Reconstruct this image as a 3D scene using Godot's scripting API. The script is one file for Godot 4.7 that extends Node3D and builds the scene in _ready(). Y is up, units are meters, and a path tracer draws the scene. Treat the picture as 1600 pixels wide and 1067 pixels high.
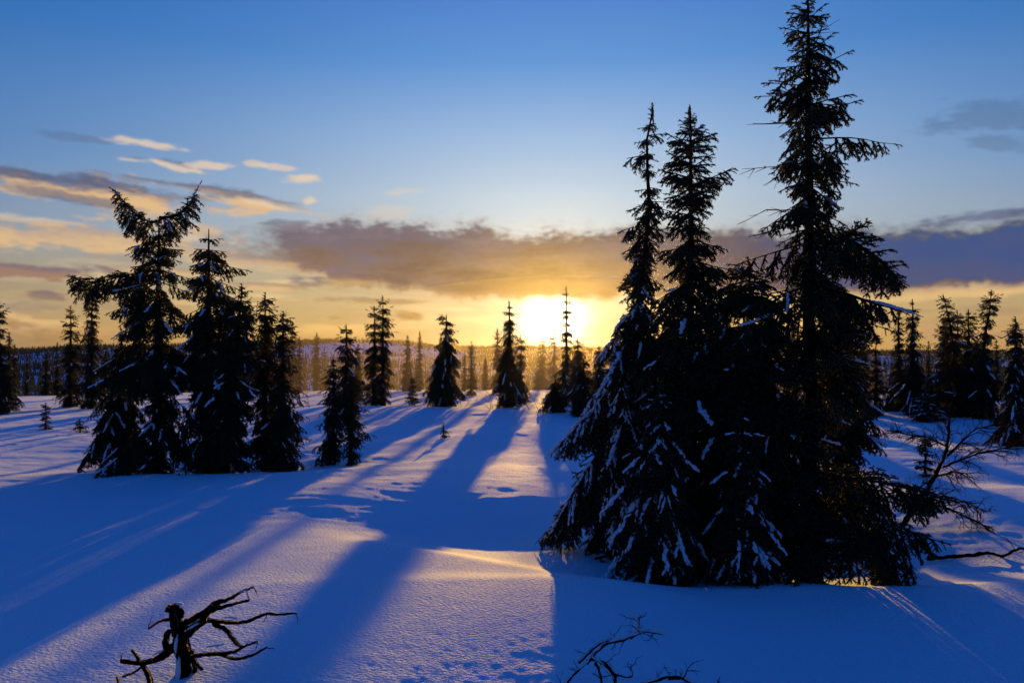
extends Node3D
# A winter sunset on a snowy bog: stunted spruces, low sun, blue shade. Units are metres, the view looks along -z.

const SUN_AZ := 3.3       # degrees to the right of -z
const SUN_EL := 4.0
const EXPOSURE := 4.0
const EYE := 1.7
const SNOW_BUMP := 0.85

var rng := RandomNumberGenerator.new()
var M := {}
var spray: Array[ArrayMesh] = []
var spray_len := [0.14, 0.24, 0.36]
var pads: Array[ArrayMesh] = []
var n_drift := FastNoiseLite.new()
var n_mid := FastNoiseLite.new()
var n_rip := FastNoiseLite.new()
var n_fine := FastNoiseLite.new()
var n_hill := FastNoiseLite.new()
var names := {}


func _ready() -> void:
	rng.seed = 77
	setup_view()
	setup_noise()
	setup_materials()
	make_ground()
	make_sprays()
	make_pads()
	make_forest()
	make_trees()
	make_treeline()
	make_small_things()
	make_haze()


# thin frost haze hanging over the bog under the sun
func make_haze() -> void:
	var fm := FogMaterial.new()
	fm.density = 0.013
	fm.albedo = Color(1.0, 0.92, 0.72)
	var fv := FogVolume.new()
	fv.name = "frost_haze"
	fv.shape = RenderingServer.FOG_VOLUME_SHAPE_ELLIPSOID
	fv.size = Vector3(26.0, 9.0, 30.0)
	fv.position = Vector3(2.2, 0.4, -36.0)
	fv.material = fm
	fv.set_meta("kind", "stuff")
	fv.set_meta("label", "golden frost haze between the far spruces under the sun")
	fv.set_meta("category", "haze")
	add_child(fv)


# ------------------------------------------------------------------ camera, sky, sun
func setup_view() -> void:
	var cam := Camera3D.new()
	cam.name = "camera"
	cam.position = Vector3(0, EYE, 0)
	cam.rotation_degrees.x = 0.67
	cam.fov = 46.4
	cam.near = 0.05
	cam.far = 6000.0
	add_child(cam)
	cam.current = true
	var env := Environment.new()
	env.background_mode = Environment.BG_SKY
	env.sky = Sky.new()
	var pm := PanoramaSkyMaterial.new()
	pm.panorama = sky_picture()
	env.sky.sky_material = pm
	env.tonemap_mode = Environment.TONE_MAPPER_LINEAR
	env.tonemap_exposure = EXPOSURE
	env.sdfgi_enabled = true
	env.ssao_enabled = true
	env.ssil_enabled = true
	env.volumetric_fog_enabled = true
	env.volumetric_fog_density = 0.000016
	env.volumetric_fog_albedo = Color(1.0, 0.97, 0.93)
	env.volumetric_fog_anisotropy = 0.9
	var we := WorldEnvironment.new()
	we.name = "world_environment"
	we.environment = env
	add_child(we)
	var sun := DirectionalLight3D.new()
	sun.name = "sun"
	sun.light_color = Color(1.0, 0.755, 0.27)
	sun.light_energy = 0.9
	sun.light_angular_distance = 0.6
	sun.shadow_enabled = true
	var a := deg_to_rad(SUN_AZ)
	var e := deg_to_rad(SUN_EL)
	var to_sun := Vector3(sin(a) * cos(e), sin(e), -cos(a) * cos(e))
	add_child(sun)
	sun.look_at_from_position(to_sun * 50.0, Vector3.ZERO, Vector3.UP)


func mixc(a: Vector3, b: Vector3, t: float) -> Vector3:
	return a + (b - a) * t


func keyed(keys: Array, el: float) -> Vector3:
	for i in range(1, keys.size()):
		if el <= keys[i][0]:
			var t: float = (el - keys[i - 1][0]) / (keys[i][0] - keys[i - 1][0])
			t = clampf(t, 0.0, 1.0)
			return mixc(keys[i - 1][1], keys[i][1], t)
	return keys[-1][1]


var sky_fbm := FastNoiseLite.new()
var sky_fine := FastNoiseLite.new()
var sunside := [[0.0, Vector3(.56, .31, .085)], [1.5, Vector3(.62, .38, .12)], [3.5, Vector3(.60, .43, .19)], [5.5, Vector3(.50, .44, .29)], [8.0, Vector3(.44, .52, .56)], [11.0, Vector3(.42, .55, .68)], [15.0, Vector3(.28, .46, .72)], [20.0, Vector3(.105, .30, .67)], [25.0, Vector3(.07, .21, .60)], [35.0, Vector3(.03, .12, .42)], [60.0, Vector3(.006, .042, .26)], [90.0, Vector3(.005, .035, .22)]]
var offside := [[0.0, Vector3(.12, .12, .16)], [6.0, Vector3(.11, .13, .22)], [12.0, Vector3(.05, .18, .44)], [25.0, Vector3(.001, .10, .40)], [60.0, Vector3(.002, .036, .25)], [90.0, Vector3(.005, .035, .22)]]


# The light of the air and the long cloud bank in one direction (degrees), in linear values at exposure 1 * EXPOSURE.
func sky_at(az: float, el: float, s: Vector3, o: Vector3) -> Vector3:
	var da := az - SUN_AZ
	if da > 180.0: da -= 360.0
	if da < -180.0: da += 360.0
	var sig := lerpf(62.0, 30.0, smoothstep(1.0, 13.0, el))
	var w := exp(-(da / sig) * (da / sig))
	var c := mixc(o, s, w)
	var dx := az - 3.0
	var dy := el - 2.2
	var th2 := dx * dx * 0.72 + dy * dy * 1.15
	var g1 := exp(-th2 / 2.7)
	var g2 := exp(-th2 / 40.0)
	var g3 := exp(-th2 / 260.0)
	var glow := Vector3(5.0, 4.3, 3.0) * g1 + Vector3(.48, .44, .31) * g2 + Vector3(.17, .17, .13) * exp(-th2 / 110.0)
	c += glow + Vector3(.10, .05, .005) * g3
	# thin golden streaks low over the horizon
	if el < 9.0 and el > -1.0 and absf(az) < 100.0:
		var n1 := sky_fbm.get_noise_2d(az * 5.0, el * 34.0 + 300.0)
		var sm := smoothstep(0.05, 0.45, n1) * smoothstep(-0.5, 1.2, el) * (1.0 - smoothstep(3.6, 5.5, el)) * exp(-(da / 75.0) * (da / 75.0))
		var dark := mixc(Vector3(.30, .20, .15), Vector3(.75, .48, .16), g3)
		c = mixc(c, dark + glow * 0.5, sm * 0.42)
		var n2 := sky_fbm.get_noise_2d(az * 3.0 + 90.0, el * 26.0)
		c += Vector3(.42, .27, .09) * smoothstep(0.1, 0.5, n2) * smoothstep(0.5, 2.0, el) * (1.0 - smoothstep(4.0, 7.0, el)) * w * 0.7
	# the long bank
	if el > 1.5 and el < 14.0 and absf(az) < 95.0:
		var wob := sky_fbm.get_noise_2d(az * 4.0, 50.0) * 1.1 + sky_fbm.get_noise_2d(az * 9.0, el * 14.0) * 0.9 + sky_fine.get_noise_2d(az * 24.0, el * 60.0) * 0.75 + sky_fine.get_noise_2d(az * 60.0, el * 120.0 + 70.0) * 0.35
		var top := 9.15 + (az - 5.0) * -0.01 - smoothstep(14.0, 30.0, az) * 0.9 + sky_fbm.get_noise_2d(az * 4.0, 700.0) * 0.8
		top -= smoothstep(-9.0, -20.0, az) * 1.3
		var bot := 3.72 + sky_fbm.get_noise_2d(az * 7.0, 900.0) * 0.40 + sky_fine.get_noise_2d(az * 18.0, 40.0) * 0.35
		bot += smoothstep(-3.0, -20.0, az) * 2.1
		var ends := smoothstep(-25.0, -15.0, az + wob * 3.5) * (1.0 - smoothstep(55.0, 80.0, az))
		var up := (el - bot) / maxf(top - bot, 0.3)
		var d := smoothstep(-0.02, 0.10, up + wob * 0.05) * (1.0 - smoothstep(0.74, 1.12, up + wob * 0.13))
		var lump := clampf(0.5 + 0.75 * sky_fbm.get_noise_2d(az * 6.0 + 40.0, el * 30.0) + 0.3 * sky_fine.get_noise_2d(az * 30.0, el * 110.0), 0.0, 1.0)
		d *= ends
		if d > 0.0:
			var near := exp(-((da * da) * 0.9 + dy * dy * 1.2) / 55.0)
			var far := smoothstep(6.0, 22.0, da)
			var grey := mixc(Vector3(.175, .135, .155), Vector3(.030, .030, .095), far)
			var warm := mixc(Vector3(.26, .16, .115), Vector3(.062, .045, .090), far)
			var core := mixc(warm, grey, smoothstep(0.18, 0.85, up + (lump - 0.5) * 0.9))
			core = mixc(core, Vector3(.54, .31, .085), near * (1.0 - 0.62 * smoothstep(0.1, 0.95, up)))
			core += Vector3(.30, .22, .05) * exp(-(dx * dx * 0.55 + (el - 2.6) * (el - 2.6) * 1.6) / 9.0)
			core *= 0.78 + 0.46 * lump
			# the lit lower lip and the thin upper rim
			var rim := smoothstep(0.86, 1.0, up + wob * 0.13) * (1.0 - far * 0.8)
			core = mixc(core, Vector3(.78, .64, .52), rim * 0.6)
			var lip := 1.0 - smoothstep(0.0, 0.16, up + wob * 0.06)
			core = mixc(core, mixc(Vector3(.80, .50, .20), Vector3(.55, .40, .28), smoothstep(0.0, 40.0, absf(da))), lip * 0.75)
			c = mixc(c, core, minf(d * 1.05, 0.97))
	return c


func sky_picture() -> ImageTexture:
	sky_fbm.seed = 5
	sky_fbm.noise_type = FastNoiseLite.TYPE_SIMPLEX_SMOOTH
	sky_fbm.frequency = 0.02
	sky_fbm.fractal_octaves = 4
	sky_fine.seed = 8
	sky_fine.frequency = 0.03
	sky_fine.fractal_octaves = 3
	var W := 4096
	var H := 2048
	var deg := 360.0 / W
	# the whole sphere, coarsely
	var lw := 512
	var lh := 256
	var low := PackedFloat32Array()
	low.resize(lw * lh * 3)
	for j in lh:
		var el := 90.0 - (j + 0.5) * 180.0 / lh
		var s := keyed(sunside, maxf(el, 0.0))
		var o := keyed(offside, maxf(el, 0.0))
		for i in lw:
			var c := sky_at((i + 0.5) * 360.0 / lw - 180.0, maxf(el, -0.9), s, o) / EXPOSURE
			var k := (j * lw + i) * 3
			low[k] = c.x
			low[k + 1] = c.y
			low[k + 2] = c.z
	var im := Image.create_from_data(lw, lh, false, Image.FORMAT_RGBF, low.to_byte_array())
	im.resize(W, H, Image.INTERPOLATE_BILINEAR)
	# the part round the sun, finely, with the small clouds
	var i0 := int((180.0 - 62.0) / deg)
	var i1 := int((180.0 + 62.0) / deg)
	var j0 := int((90.0 - 30.0) / deg)
	var j1 := int((90.0 + 1.0) / deg)
	var w := i1 - i0
	var h := j1 - j0
	var px := PackedVector3Array()
	px.resize(w * h)
	for j in h:
		var el := 90.0 - (j0 + j + 0.5) * deg
		var s := keyed(sunside, maxf(el, 0.0))
		var o := keyed(offside, maxf(el, 0.0))
		for i in w:
			px[j * w + i] = sky_at((i0 + i + 0.5) * deg - 180.0, el, s, o)
	for cl in small_clouds():
		var az: float = cl[0]
		var el: float = cl[1]
		var rx: float = cl[2]
		var ry: float = cl[3]
		var a0 := clampi(int((az - rx * 1.5 + 180.0) / deg) - i0, 0, w)
		var a1 := clampi(int((az + rx * 1.5 + 180.0) / deg) - i0, 0, w)
		var b0 := clampi(int((90.0 - el - ry * 1.7) / deg) - j0, 0, h)
		var b1 := clampi(int((90.0 - el + ry * 1.7) / deg) - j0, 0, h)
		var tilt: float = cl[7]
		for j in range(b0, b1):
			for i in range(a0, a1):
				var x := ((i0 + i + 0.5) * deg - 180.0 - az)
				var y := (90.0 - (j0 + j + 0.5) * deg - el) - x * tilt
				var ax := az + x
				var n := sky_fbm.get_noise_2d(ax * 9.0 + 11.0, (el + y) * 36.0) * 0.85 + sky_fine.get_noise_2d(ax * 26.0, (el + y) * 90.0) * 0.40
				var r := sqrt((x / rx) * (x / rx) + (y / ry) * (y / ry)) + n * 0.75
				var d := (1.0 - smoothstep(0.35, 0.95, r)) * float(cl[6])
				if d <= 0.0: continue
				var up := clampf(0.5 + 0.5 * y / ry + n * 0.35, 0.0, 1.0)
				var c: Vector3 = mixc(cl[4], cl[5], smoothstep(0.30, 0.80, up))
				px[j * w + i] = mixc(px[j * w + i], c, d)
	var flat := PackedFloat32Array()
	flat.resize(w * h * 3)
	for k in w * h:
		var c := px[k] / EXPOSURE
		flat[k * 3] = c.x
		flat[k * 3 + 1] = c.y
		flat[k * 3 + 2] = c.z
	var part := Image.create_from_data(w, h, false, Image.FORMAT_RGBF, flat.to_byte_array())
	im.blit_rect(part, Rect2i(0, 0, w, h), Vector2i(i0, j0))
	# Godot's panorama begins straight ahead: swap the halves
	var turned := Image.create_empty(W, H, false, Image.FORMAT_RGBF)
	turned.blit_rect(im, Rect2i(W / 2, 0, W / 2, H), Vector2i.ZERO)
	turned.blit_rect(im, Rect2i(0, 0, W / 2, H), Vector2i(W / 2, 0))
	return ImageTexture.create_from_image(turned)


# azimuth, elevation, half width, half height, colour of the lit underside, colour of the top, strength, tilt
func small_clouds() -> Array:
	var gold := Vector3(.78, .50, .24)
	var cream := Vector3(.80, .62, .44)
	var slate := Vector3(.105, .125, .21)
	var mauve := Vector3(.20, .14, .18)
	var ochre := Vector3(.66, .38, .13)
	return [
		[-27.5, 10.0, 11.0, 1.15, gold, slate, 0.95, -0.05],
		[-19.0, 10.3, 6.0, 0.65, gold, slate, 0.9, -0.13],
		[-29.5, 9.6, 4.5, 0.5, slate, slate, 0.7, -0.1],
		[-29.0, 6.9, 9.0, 1.2, gold, Vector3(.50, .36, .26), 0.85, -0.03],
		[-24.0, 8.3, 5.5, 0.7, gold, Vector3(.55, .42, .34), 0.7, -0.08],
		[-20.0, 6.2, 7.0, 0.9, gold, Vector3(.46, .34, .26), 0.6, -0.05],
		[-31.0, 4.95, 7.0, 0.62, Vector3(.34, .20, .14), mauve, 0.95, -0.02],
		[-30.4, 3.55, 1.6, 0.42, Vector3(.28, .18, .14), mauve, 0.9, -0.06],
		[-33.0, 2.6, 5.5, 0.5, Vector3(.32, .24, .16), Vector3(.30, .25, .22), 0.55, 0.0],
		[-32.0, 1.5, 3.6, 1.35, Vector3(.36, .20, .09), gold, 0.85, -0.12],
		[-27.5, 0.9, 4.5, 0.7, Vector3(.48, .27, .10), ochre, 0.6, -0.05],
		[-30.5, 10.7, 6.0, 0.42, slate, slate, 0.75, -0.04],
		[-23.0, 10.9, 5.5, 0.30, Vector3(.30, .25, .25), slate, 0.8, -0.07],
		[-16.6, 9.9, 2.6, 0.34, cream, Vector3(.45, .38, .36), 0.7, -0.15],
		[-31.5, 8.0, 4.0, 0.34, gold, cream, 0.55, -0.02],
		[-26.0, 6.0, 6.0, 0.35, Vector3(.40, .30, .24), Vector3(.36, .30, .28), 0.6, -0.06],
		[-21.5, 7.5, 3.0, 0.35, cream, gold, 0.5, -0.12],
		[-22.0, 5.2, 5.0, 0.40, gold, Vector3(.42, .29, .2), 0.7, -0.03],
		[-17.5, 6.2, 4.0, 0.45, Vector3(.60, .40, .22), Vector3(.28, .20, .20), 0.7, -0.05],
		[-11.5, 4.9, 4.0, 0.40, Vector3(.60, .38, .16), Vector3(.34, .22, .16), 0.7, 0.02],
		[-19.5, 3.3, 5.0, 0.26, gold, Vector3(.5, .34, .18), 0.6, 0.0],
		[-24.3, 13.3, 2.6, 0.34, cream, cream, 0.75, -0.02],
		[-29.0, 13.2, 2.4, 0.30, slate, slate, 0.35, -0.02],
		[-22.8, 12.1, 2.2, 0.36, cream, slate, 0.75, -0.16],
		[-25.4, 12.3, 1.3, 0.22, cream, slate, 0.5, 0.0],
		[-20.6, 12.3, 2.0, 0.34, cream, cream, 0.75, 0.04],
		[-18.0, 12.6, 0.9, 0.24, cream, cream, 0.6, 0.0],
		[-16.4, 12.5, 1.4, 0.26, cream, cream, 0.65, 0.0],
		[-14.6, 11.8, 1.7, 0.42, cream, cream, 0.85, 0.08],
		[-14.3, 10.4, 0.7, 0.36, cream, cream, 0.8, 0.2],
		[-7.8, 11.2, 1.8, 0.34, cream, cream, 0.4, 0.1],
		[-8.8, 9.8, 2.8, 0.6, cream, cream, 0.35, 0.03],
		[-16.5, 8.7, 3.0, 0.45, Vector3(.24, .20, .24), slate, 0.7, 0.03],
		[-14.6, 4.6, 2.4, 0.62, Vector3(.42, .25, .12), mauve, 0.8, -0.04],
		[-18.0, 4.4, 4.5, 0.45, gold, Vector3(.36, .24, .18), 0.7, -0.02],
		[-9.5, 3.55, 5.0, 0.30, Vector3(.50, .30, .12), Vector3(.34, .22, .14), 0.7, -0.02],
		[-7.4, 2.4, 1.5, 0.42, Vector3(.55, .30, .09), Vector3(.50, .28, .10), 0.85, -0.08],
		[-12.5, 2.3, 1.2, 0.26, Vector3(.55, .32, .11), Vector3(.46, .28, .12), 0.7, -0.04],
		[-3.4, 3.05, 4.0, 0.26, Vector3(1.2, .95, .5), Vector3(.8, .55, .22), 0.7, 0.0],
		[-3.6, 1.9, 2.2, 0.4, Vector3(1.1, .85, .45), Vector3(1.0, .75, .36), 0.6, -0.1],
		[31.5, 14.2, 4.8, 1.25, Vector3(.10, .18, .32), Vector3(.085, .17, .33), 0.55, -0.06],
		[31.5, 12.6, 3.0, 0.7, Vector3(.12, .20, .32), Vector3(.10, .19, .33), 0.5, -0.2],
		[30.5, 8.3, 4.0, 0.40, Vector3(.09, .10, .19), Vector3(.10, .13, .24), 0.7, 0.05],
		[29.0, 3.6, 8.0, 0.42, Vector3(.80, .52, .22), Vector3(.62, .38, .20), 0.75, 0.03],
		[26.5, 2.55, 5.0, 0.18, Vector3(.36, .25, .16), Vector3(.36, .25, .16), 0.55, 0.01],
		[30.0, 1.2, 6.0, 0.5, Vector3(.55, .30, .15), Vector3(.58, .34, .17), 0.6, 0.0],
	]


# ------------------------------------------------------------------ materials
func noise_tex(seed_: int, freq: float, oct: int, size: int, normal := false, strength := 4.0) -> NoiseTexture2D:
	var n := FastNoiseLite.new()
	n.seed = seed_
	n.frequency = freq
	n.fractal_octaves = oct
	n.noise_type = FastNoiseLite.TYPE_SIMPLEX_SMOOTH
	var t := NoiseTexture2D.new()
	t.width = size
	t.height = size
	t.seamless = true
	t.noise = n
	t.as_normal_map = normal
	t.bump_strength = strength
	return t


func lin(r: float, g: float, b: float) -> Color:
	return Color(r, g, b).linear_to_srgb()


func ramp(a: Color, b: Color) -> Gradient:
	var g := Gradient.new()
	g.offsets = PackedFloat32Array([0.25, 0.75])
	g.colors = PackedColorArray([a, b])
	return g


func setup_materials() -> void:
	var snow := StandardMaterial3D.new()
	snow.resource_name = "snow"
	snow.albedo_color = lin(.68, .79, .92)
	snow.roughness = 0.8
	snow.metallic_specular = 0.12
	snow.heightmap_enabled = true
	snow.heightmap_scale = SNOW_BUMP
	snow.heightmap_texture = noise_tex(21, 0.055, 4, 1024)
	snow.uv1_triplanar = true
	snow.uv1_world_triplanar = true
	snow.uv1_scale = Vector3(.55, .55, .75)
	M.snow = snow
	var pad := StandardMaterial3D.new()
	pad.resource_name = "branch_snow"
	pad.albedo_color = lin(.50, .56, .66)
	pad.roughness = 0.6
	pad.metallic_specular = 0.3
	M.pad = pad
	var needle := StandardMaterial3D.new()
	needle.resource_name = "needles"
	needle.albedo_color = lin(.045, .050, .026)
	needle.roughness = 0.6
	needle.metallic_specular = 0.35
	needle.backlight_enabled = true
	needle.backlight = Color(.14, .13, .08)
	M.needle = needle
	var bark := StandardMaterial3D.new()
	bark.resource_name = "bark"
	var bt := noise_tex(4, 0.02, 5, 256)
	bt.color_ramp = ramp(lin(.035, .026, .02), lin(.095, .075, .06))
	bark.albedo_texture = bt
	bark.roughness = 0.85
	bark.uv1_triplanar = true
	bark.uv1_scale = Vector3(6, 2.2, 6)
	bark.heightmap_enabled = true
	bark.heightmap_scale = 0.8
	bark.heightmap_texture = noise_tex(9, 0.03, 4, 256)
	M.bark = bark
	var grey := StandardMaterial3D.new()
	grey.resource_name = "weathered_wood"
	var gt := noise_tex(14, 0.015, 5, 256)
	gt.color_ramp = ramp(lin(.20, .155, .125), lin(.52, .43, .36))
	grey.albedo_texture = gt
	grey.roughness = 0.7
	grey.uv1_triplanar = true
	grey.uv1_scale = Vector3(22, 5, 22)
	grey.heightmap_enabled = true
	grey.heightmap_scale = 0.35
	grey.heightmap_texture = noise_tex(15, 0.02, 4, 256)
	M.grey = grey
	var twig := StandardMaterial3D.new()
	twig.resource_name = "twigs"
	twig.albedo_color = lin(.045, .032, .028)
	twig.roughness = 0.6
	M.twig = twig


# ------------------------------------------------------------------ ground
func setup_noise() -> void:
	for p in [[n_drift, 3, 1.0, 3], [n_mid, 12, 1.0, 3], [n_rip, 31, 1.0, 2], [n_fine, 44, 1.0, 1], [n_hill, 52, 1.0, 3]]:
		var n: FastNoiseLite = p[0]
		n.seed = p[1]
		n.frequency = p[2]
		n.fractal_octaves = p[3]
		n.noise_type = FastNoiseLite.TYPE_SIMPLEX_SMOOTH


# a drift along a line: gentle on the near side, steep on the far side
func drift(x: float, d: float, x0: float, d0: float, x1: float, d1: float, amp: float, near: float, far: float) -> float:
	var ex := x1 - x0
	var ed := d1 - d0
	var l2 := ex * ex + ed * ed
	var t := ((x - x0) * ex + (d - d0) * ed) / l2
	if t < -1.2 or t > 2.3:
		return 0.0
	var l := sqrt(l2)
	var s := (-(x - x0) * ed + (d - d0) * ex) / l
	var wd := far if s > 0.0 else near
	if absf(s) > wd * 2.6:
		return 0.0
	return amp * exp(-(s / wd) * (s / wd)) * smoothstep(-1.1, 0.15, t) * (1.0 - smoothstep(0.8, 2.2, t))


func mound(x: float, d: float, cx: float, cd: float, amp: float, rx: float, rd: float) -> float:
	var a := (x - cx) / rx
	var b := (d - cd) / rd
	var q := a * a + b * b
	return amp * exp(-q) if q < 7.0 else 0.0


func ridge_px(az: float) -> float:
	var keys := [[-60.0, 4.0], [-33.0, 5.0], [-27.0, 11.0], [-20.0, 14.0], [-14.0, 20.0], [-9.0, 18.5], [-4.0, 10.0], [1.0, 9.0], [8.0, 8.0], [20.0, 3.0], [33.0, 4.0], [60.0, 6.0]]
	for i in range(1, keys.size()):
		if az <= keys[i][0]:
			var t: float = clampf((az - keys[i - 1][0]) / (keys[i][0] - keys[i - 1][0]), 0.0, 1.0)
			t = t * t * (3.0 - 2.0 * t)
			return lerpf(keys[i - 1][1], keys[i][1], t)
	return keys[-1][1]


func ground_y(x: float, z: float) -> float:
	var d := -z
	var r := sqrt(x * x + z * z)
	var y := 0.0
	if r > 26.0:
		y -= 9.0 * smoothstep(30.0, 125.0, r) + 8.0 * smoothstep(125.0, 330.0, r)
		var az := rad_to_deg(atan2(x, maxf(d, 0.001))) if d > 0.0 else (60.0 if x > 0.0 else -60.0)
		if r > 300.0:
			var crest := EYE + ridge_px(az) / 1244.0 * 820.0 - 4.5
			y += (crest + 17.0) * smoothstep(330.0, 820.0, r) + n_hill.get_noise_2d(x * 0.006, z * 0.006) * 5.0 * smoothstep(330.0, 600.0, r) * (1.0 - 0.7 * smoothstep(650.0, 820.0, r))
			y -= 25.0 * smoothstep(860.0, 1150.0, r)
		y += n_hill.get_noise_2d(x * 0.02, z * 0.02) * 0.8 * smoothstep(30.0, 90.0, r)
	if r < 75.0:
		var f := 1.0 - smoothstep(40.0, 75.0, r)
		y += n_drift.get_noise_2d(x * 0.10, z * 0.15) * 0.045 * f * (0.25 + 0.75 * smoothstep(5.0, 10.0, r))
		y += n_mid.get_noise_2d(x * 0.55 + z * 0.12, z * 0.9) * 0.014 * f * (0.12 + 0.88 * smoothstep(5.5, 10.0, r))
		if r < 45.0:
			var patch := 0.45 + 0.55 * smoothstep(-0.35, 0.25, n_mid.get_noise_2d(x * 0.3 + 40.0, z * 0.45))
			y += n_rip.get_noise_2d(x * 2.6 + z * 0.5, z * 4.2) * 0.0052 * patch * (0.24 + 0.76 * smoothstep(4.6, 9.0, r))
			if r < 22.0:
				y += n_fine.get_noise_2d(x * 10.0, z * 17.0) * 0.0010 * patch
		if d > 3.0 and d < 40.0:
			y += drift(x, d, -0.9, 6.45, 0.4, 5.6, 0.10, 7.5, 0.36)
			y += drift(x, d, 0.75, 5.42, 4.3, 5.5, 0.06, 1.8, 0.25)
			y += drift(x, d, -7.4, 10.4, -3.4, 10.5, 0.05, 3.2, 0.6)
			y += drift(x, d, -2.9, 10.1, -1.2, 11.4, 0.08, 3.6, 0.4)
			y += drift(x, d, -3.2, 13.6, -0.6, 15.0, 0.07, 2.0, 0.7)
			y += mound(x, d, -0.2, 7.6, -0.14, 1.2, 0.9)
			y += mound(x, d, 0.1, 9.6, 0.045, 1.2, 1.4)
			y += mound(x, d, 2.2, 6.5, -0.12, 1.5, 0.7)
			y += mound(x, d, -4.6, 11.8, -0.10, 1.8, 0.8)
			y += drift(x, d, -1.9, 12.2, 0.1, 12.9, 0.045, 1.8, 0.5)
			y += drift(x, d, -0.4, 16.6, 1.6, 17.0, 0.08, 1.8, 0.6)
			y += drift(x, d, -4.4, 8.6, -2.4, 9.2, 0.045, 1.8, 0.45)
			y += drift(x, d, -7.0, 15.5, -4.0, 16.4, 0.09, 1.8, 0.7)
			y += drift(x, d, 4.6, 9.0, 7.2, 9.6, 0.07, 1.6, 0.5)
			y += drift(x, d, 5.0, 13.0, 8.0, 13.4, 0.08, 1.8, 0.6)
			y += mound(x, d, 1.9, 5.75, 0.05, 0.5, 0.3)
			y += mound(x, d, 4.2, 4.9, 0.07, 1.4, 1.4)
			y += mound(x, d, -3.6, 7.0, 0.06, 2.4, 1.6)
			y += mound(x, d, 0.0, 22.0, 0.12, 9.0, 4.0)
	return y


func make_ground() -> void:
	# rings of growing radius; narrow steps in front, wide ones behind
	var angs := PackedFloat32Array()
	var nf := 620
	for i in nf:
		angs.append(deg_to_rad(-50.0 + 100.0 * i / nf))
	for i in 90:
		angs.append(deg_to_rad(50.0 + 260.0 * i / 90.0))
	var na := angs.size()
	var rads := PackedFloat32Array()
	var r := 0.35
	while r < 1.6:
		rads.append(r)
		r *= 1.12
	while r < 60.0:
		rads.append(r)
		r *= 1.0072
	while r < 1150.0:
		rads.append(r)
		r *= 1.05
	var nr := rads.size()
	var v := PackedVector3Array()
	v.resize(na * nr + 1)
	var sn := PackedFloat32Array()
	var cs := PackedFloat32Array()
	for a in angs:
		sn.append(sin(a))
		cs.append(-cos(a))
	var k := 0
	for j in nr:
		var rr := rads[j]
		for i in na:
			var x := sn[i] * rr
			var z := cs[i] * rr
			v[k] = Vector3(x, ground_y(x, z), z)
			k += 1
	v[k] = Vector3(0, ground_y(0, 0), 0)
	var nrm := PackedVector3Array()
	nrm.resize(v.size())
	nrm.fill(Vector3.UP)
	k = 0
	for j in nr:
		for i in na:
			var a := v[j * na + (i + 1) % na] - v[j * na + (i + na - 1) % na]
			var b := v[mini(j + 1, nr - 1) * na + i] - v[maxi(j - 1, 0) * na + i]
			nrm[k] = b.cross(a).normalized()
			if nrm[k].y < 0.0:
				nrm[k] = -nrm[k]
			k += 1
	var ix := PackedInt32Array()
	ix.resize((nr - 1) * na * 6 + na * 3)
	var p := 0
	for j in nr - 1:
		for i in na:
			var i2 := (i + 1) % na
			var a := j * na + i
			var b := j * na + i2
			var c := a + na
			var e := b + na
			ix[p] = a
			ix[p + 1] = c
			ix[p + 2] = b
			ix[p + 3] = b
			ix[p + 4] = c
			ix[p + 5] = e
			p += 6
	for i in na:
		ix[p] = na * nr
		ix[p + 1] = i
		ix[p + 2] = (i + 1) % na
		p += 3
	var arr := []
	arr.resize(Mesh.ARRAY_MAX)
	arr[Mesh.ARRAY_VERTEX] = v
	arr[Mesh.ARRAY_NORMAL] = nrm
	arr[Mesh.ARRAY_INDEX] = ix
	var m := ArrayMesh.new()
	m.add_surface_from_arrays(Mesh.PRIMITIVE_TRIANGLES, arr)
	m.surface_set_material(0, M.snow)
	var o := MeshInstance3D.new()
	o.name = "snow_ground"
	o.mesh = m
	add_child(o)
	o.set_meta("kind", "structure")
	o.set_meta("label", "blue shaded snow with golden sunlit drifts, rising to low hills")
	o.set_meta("category", "ground")


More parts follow.
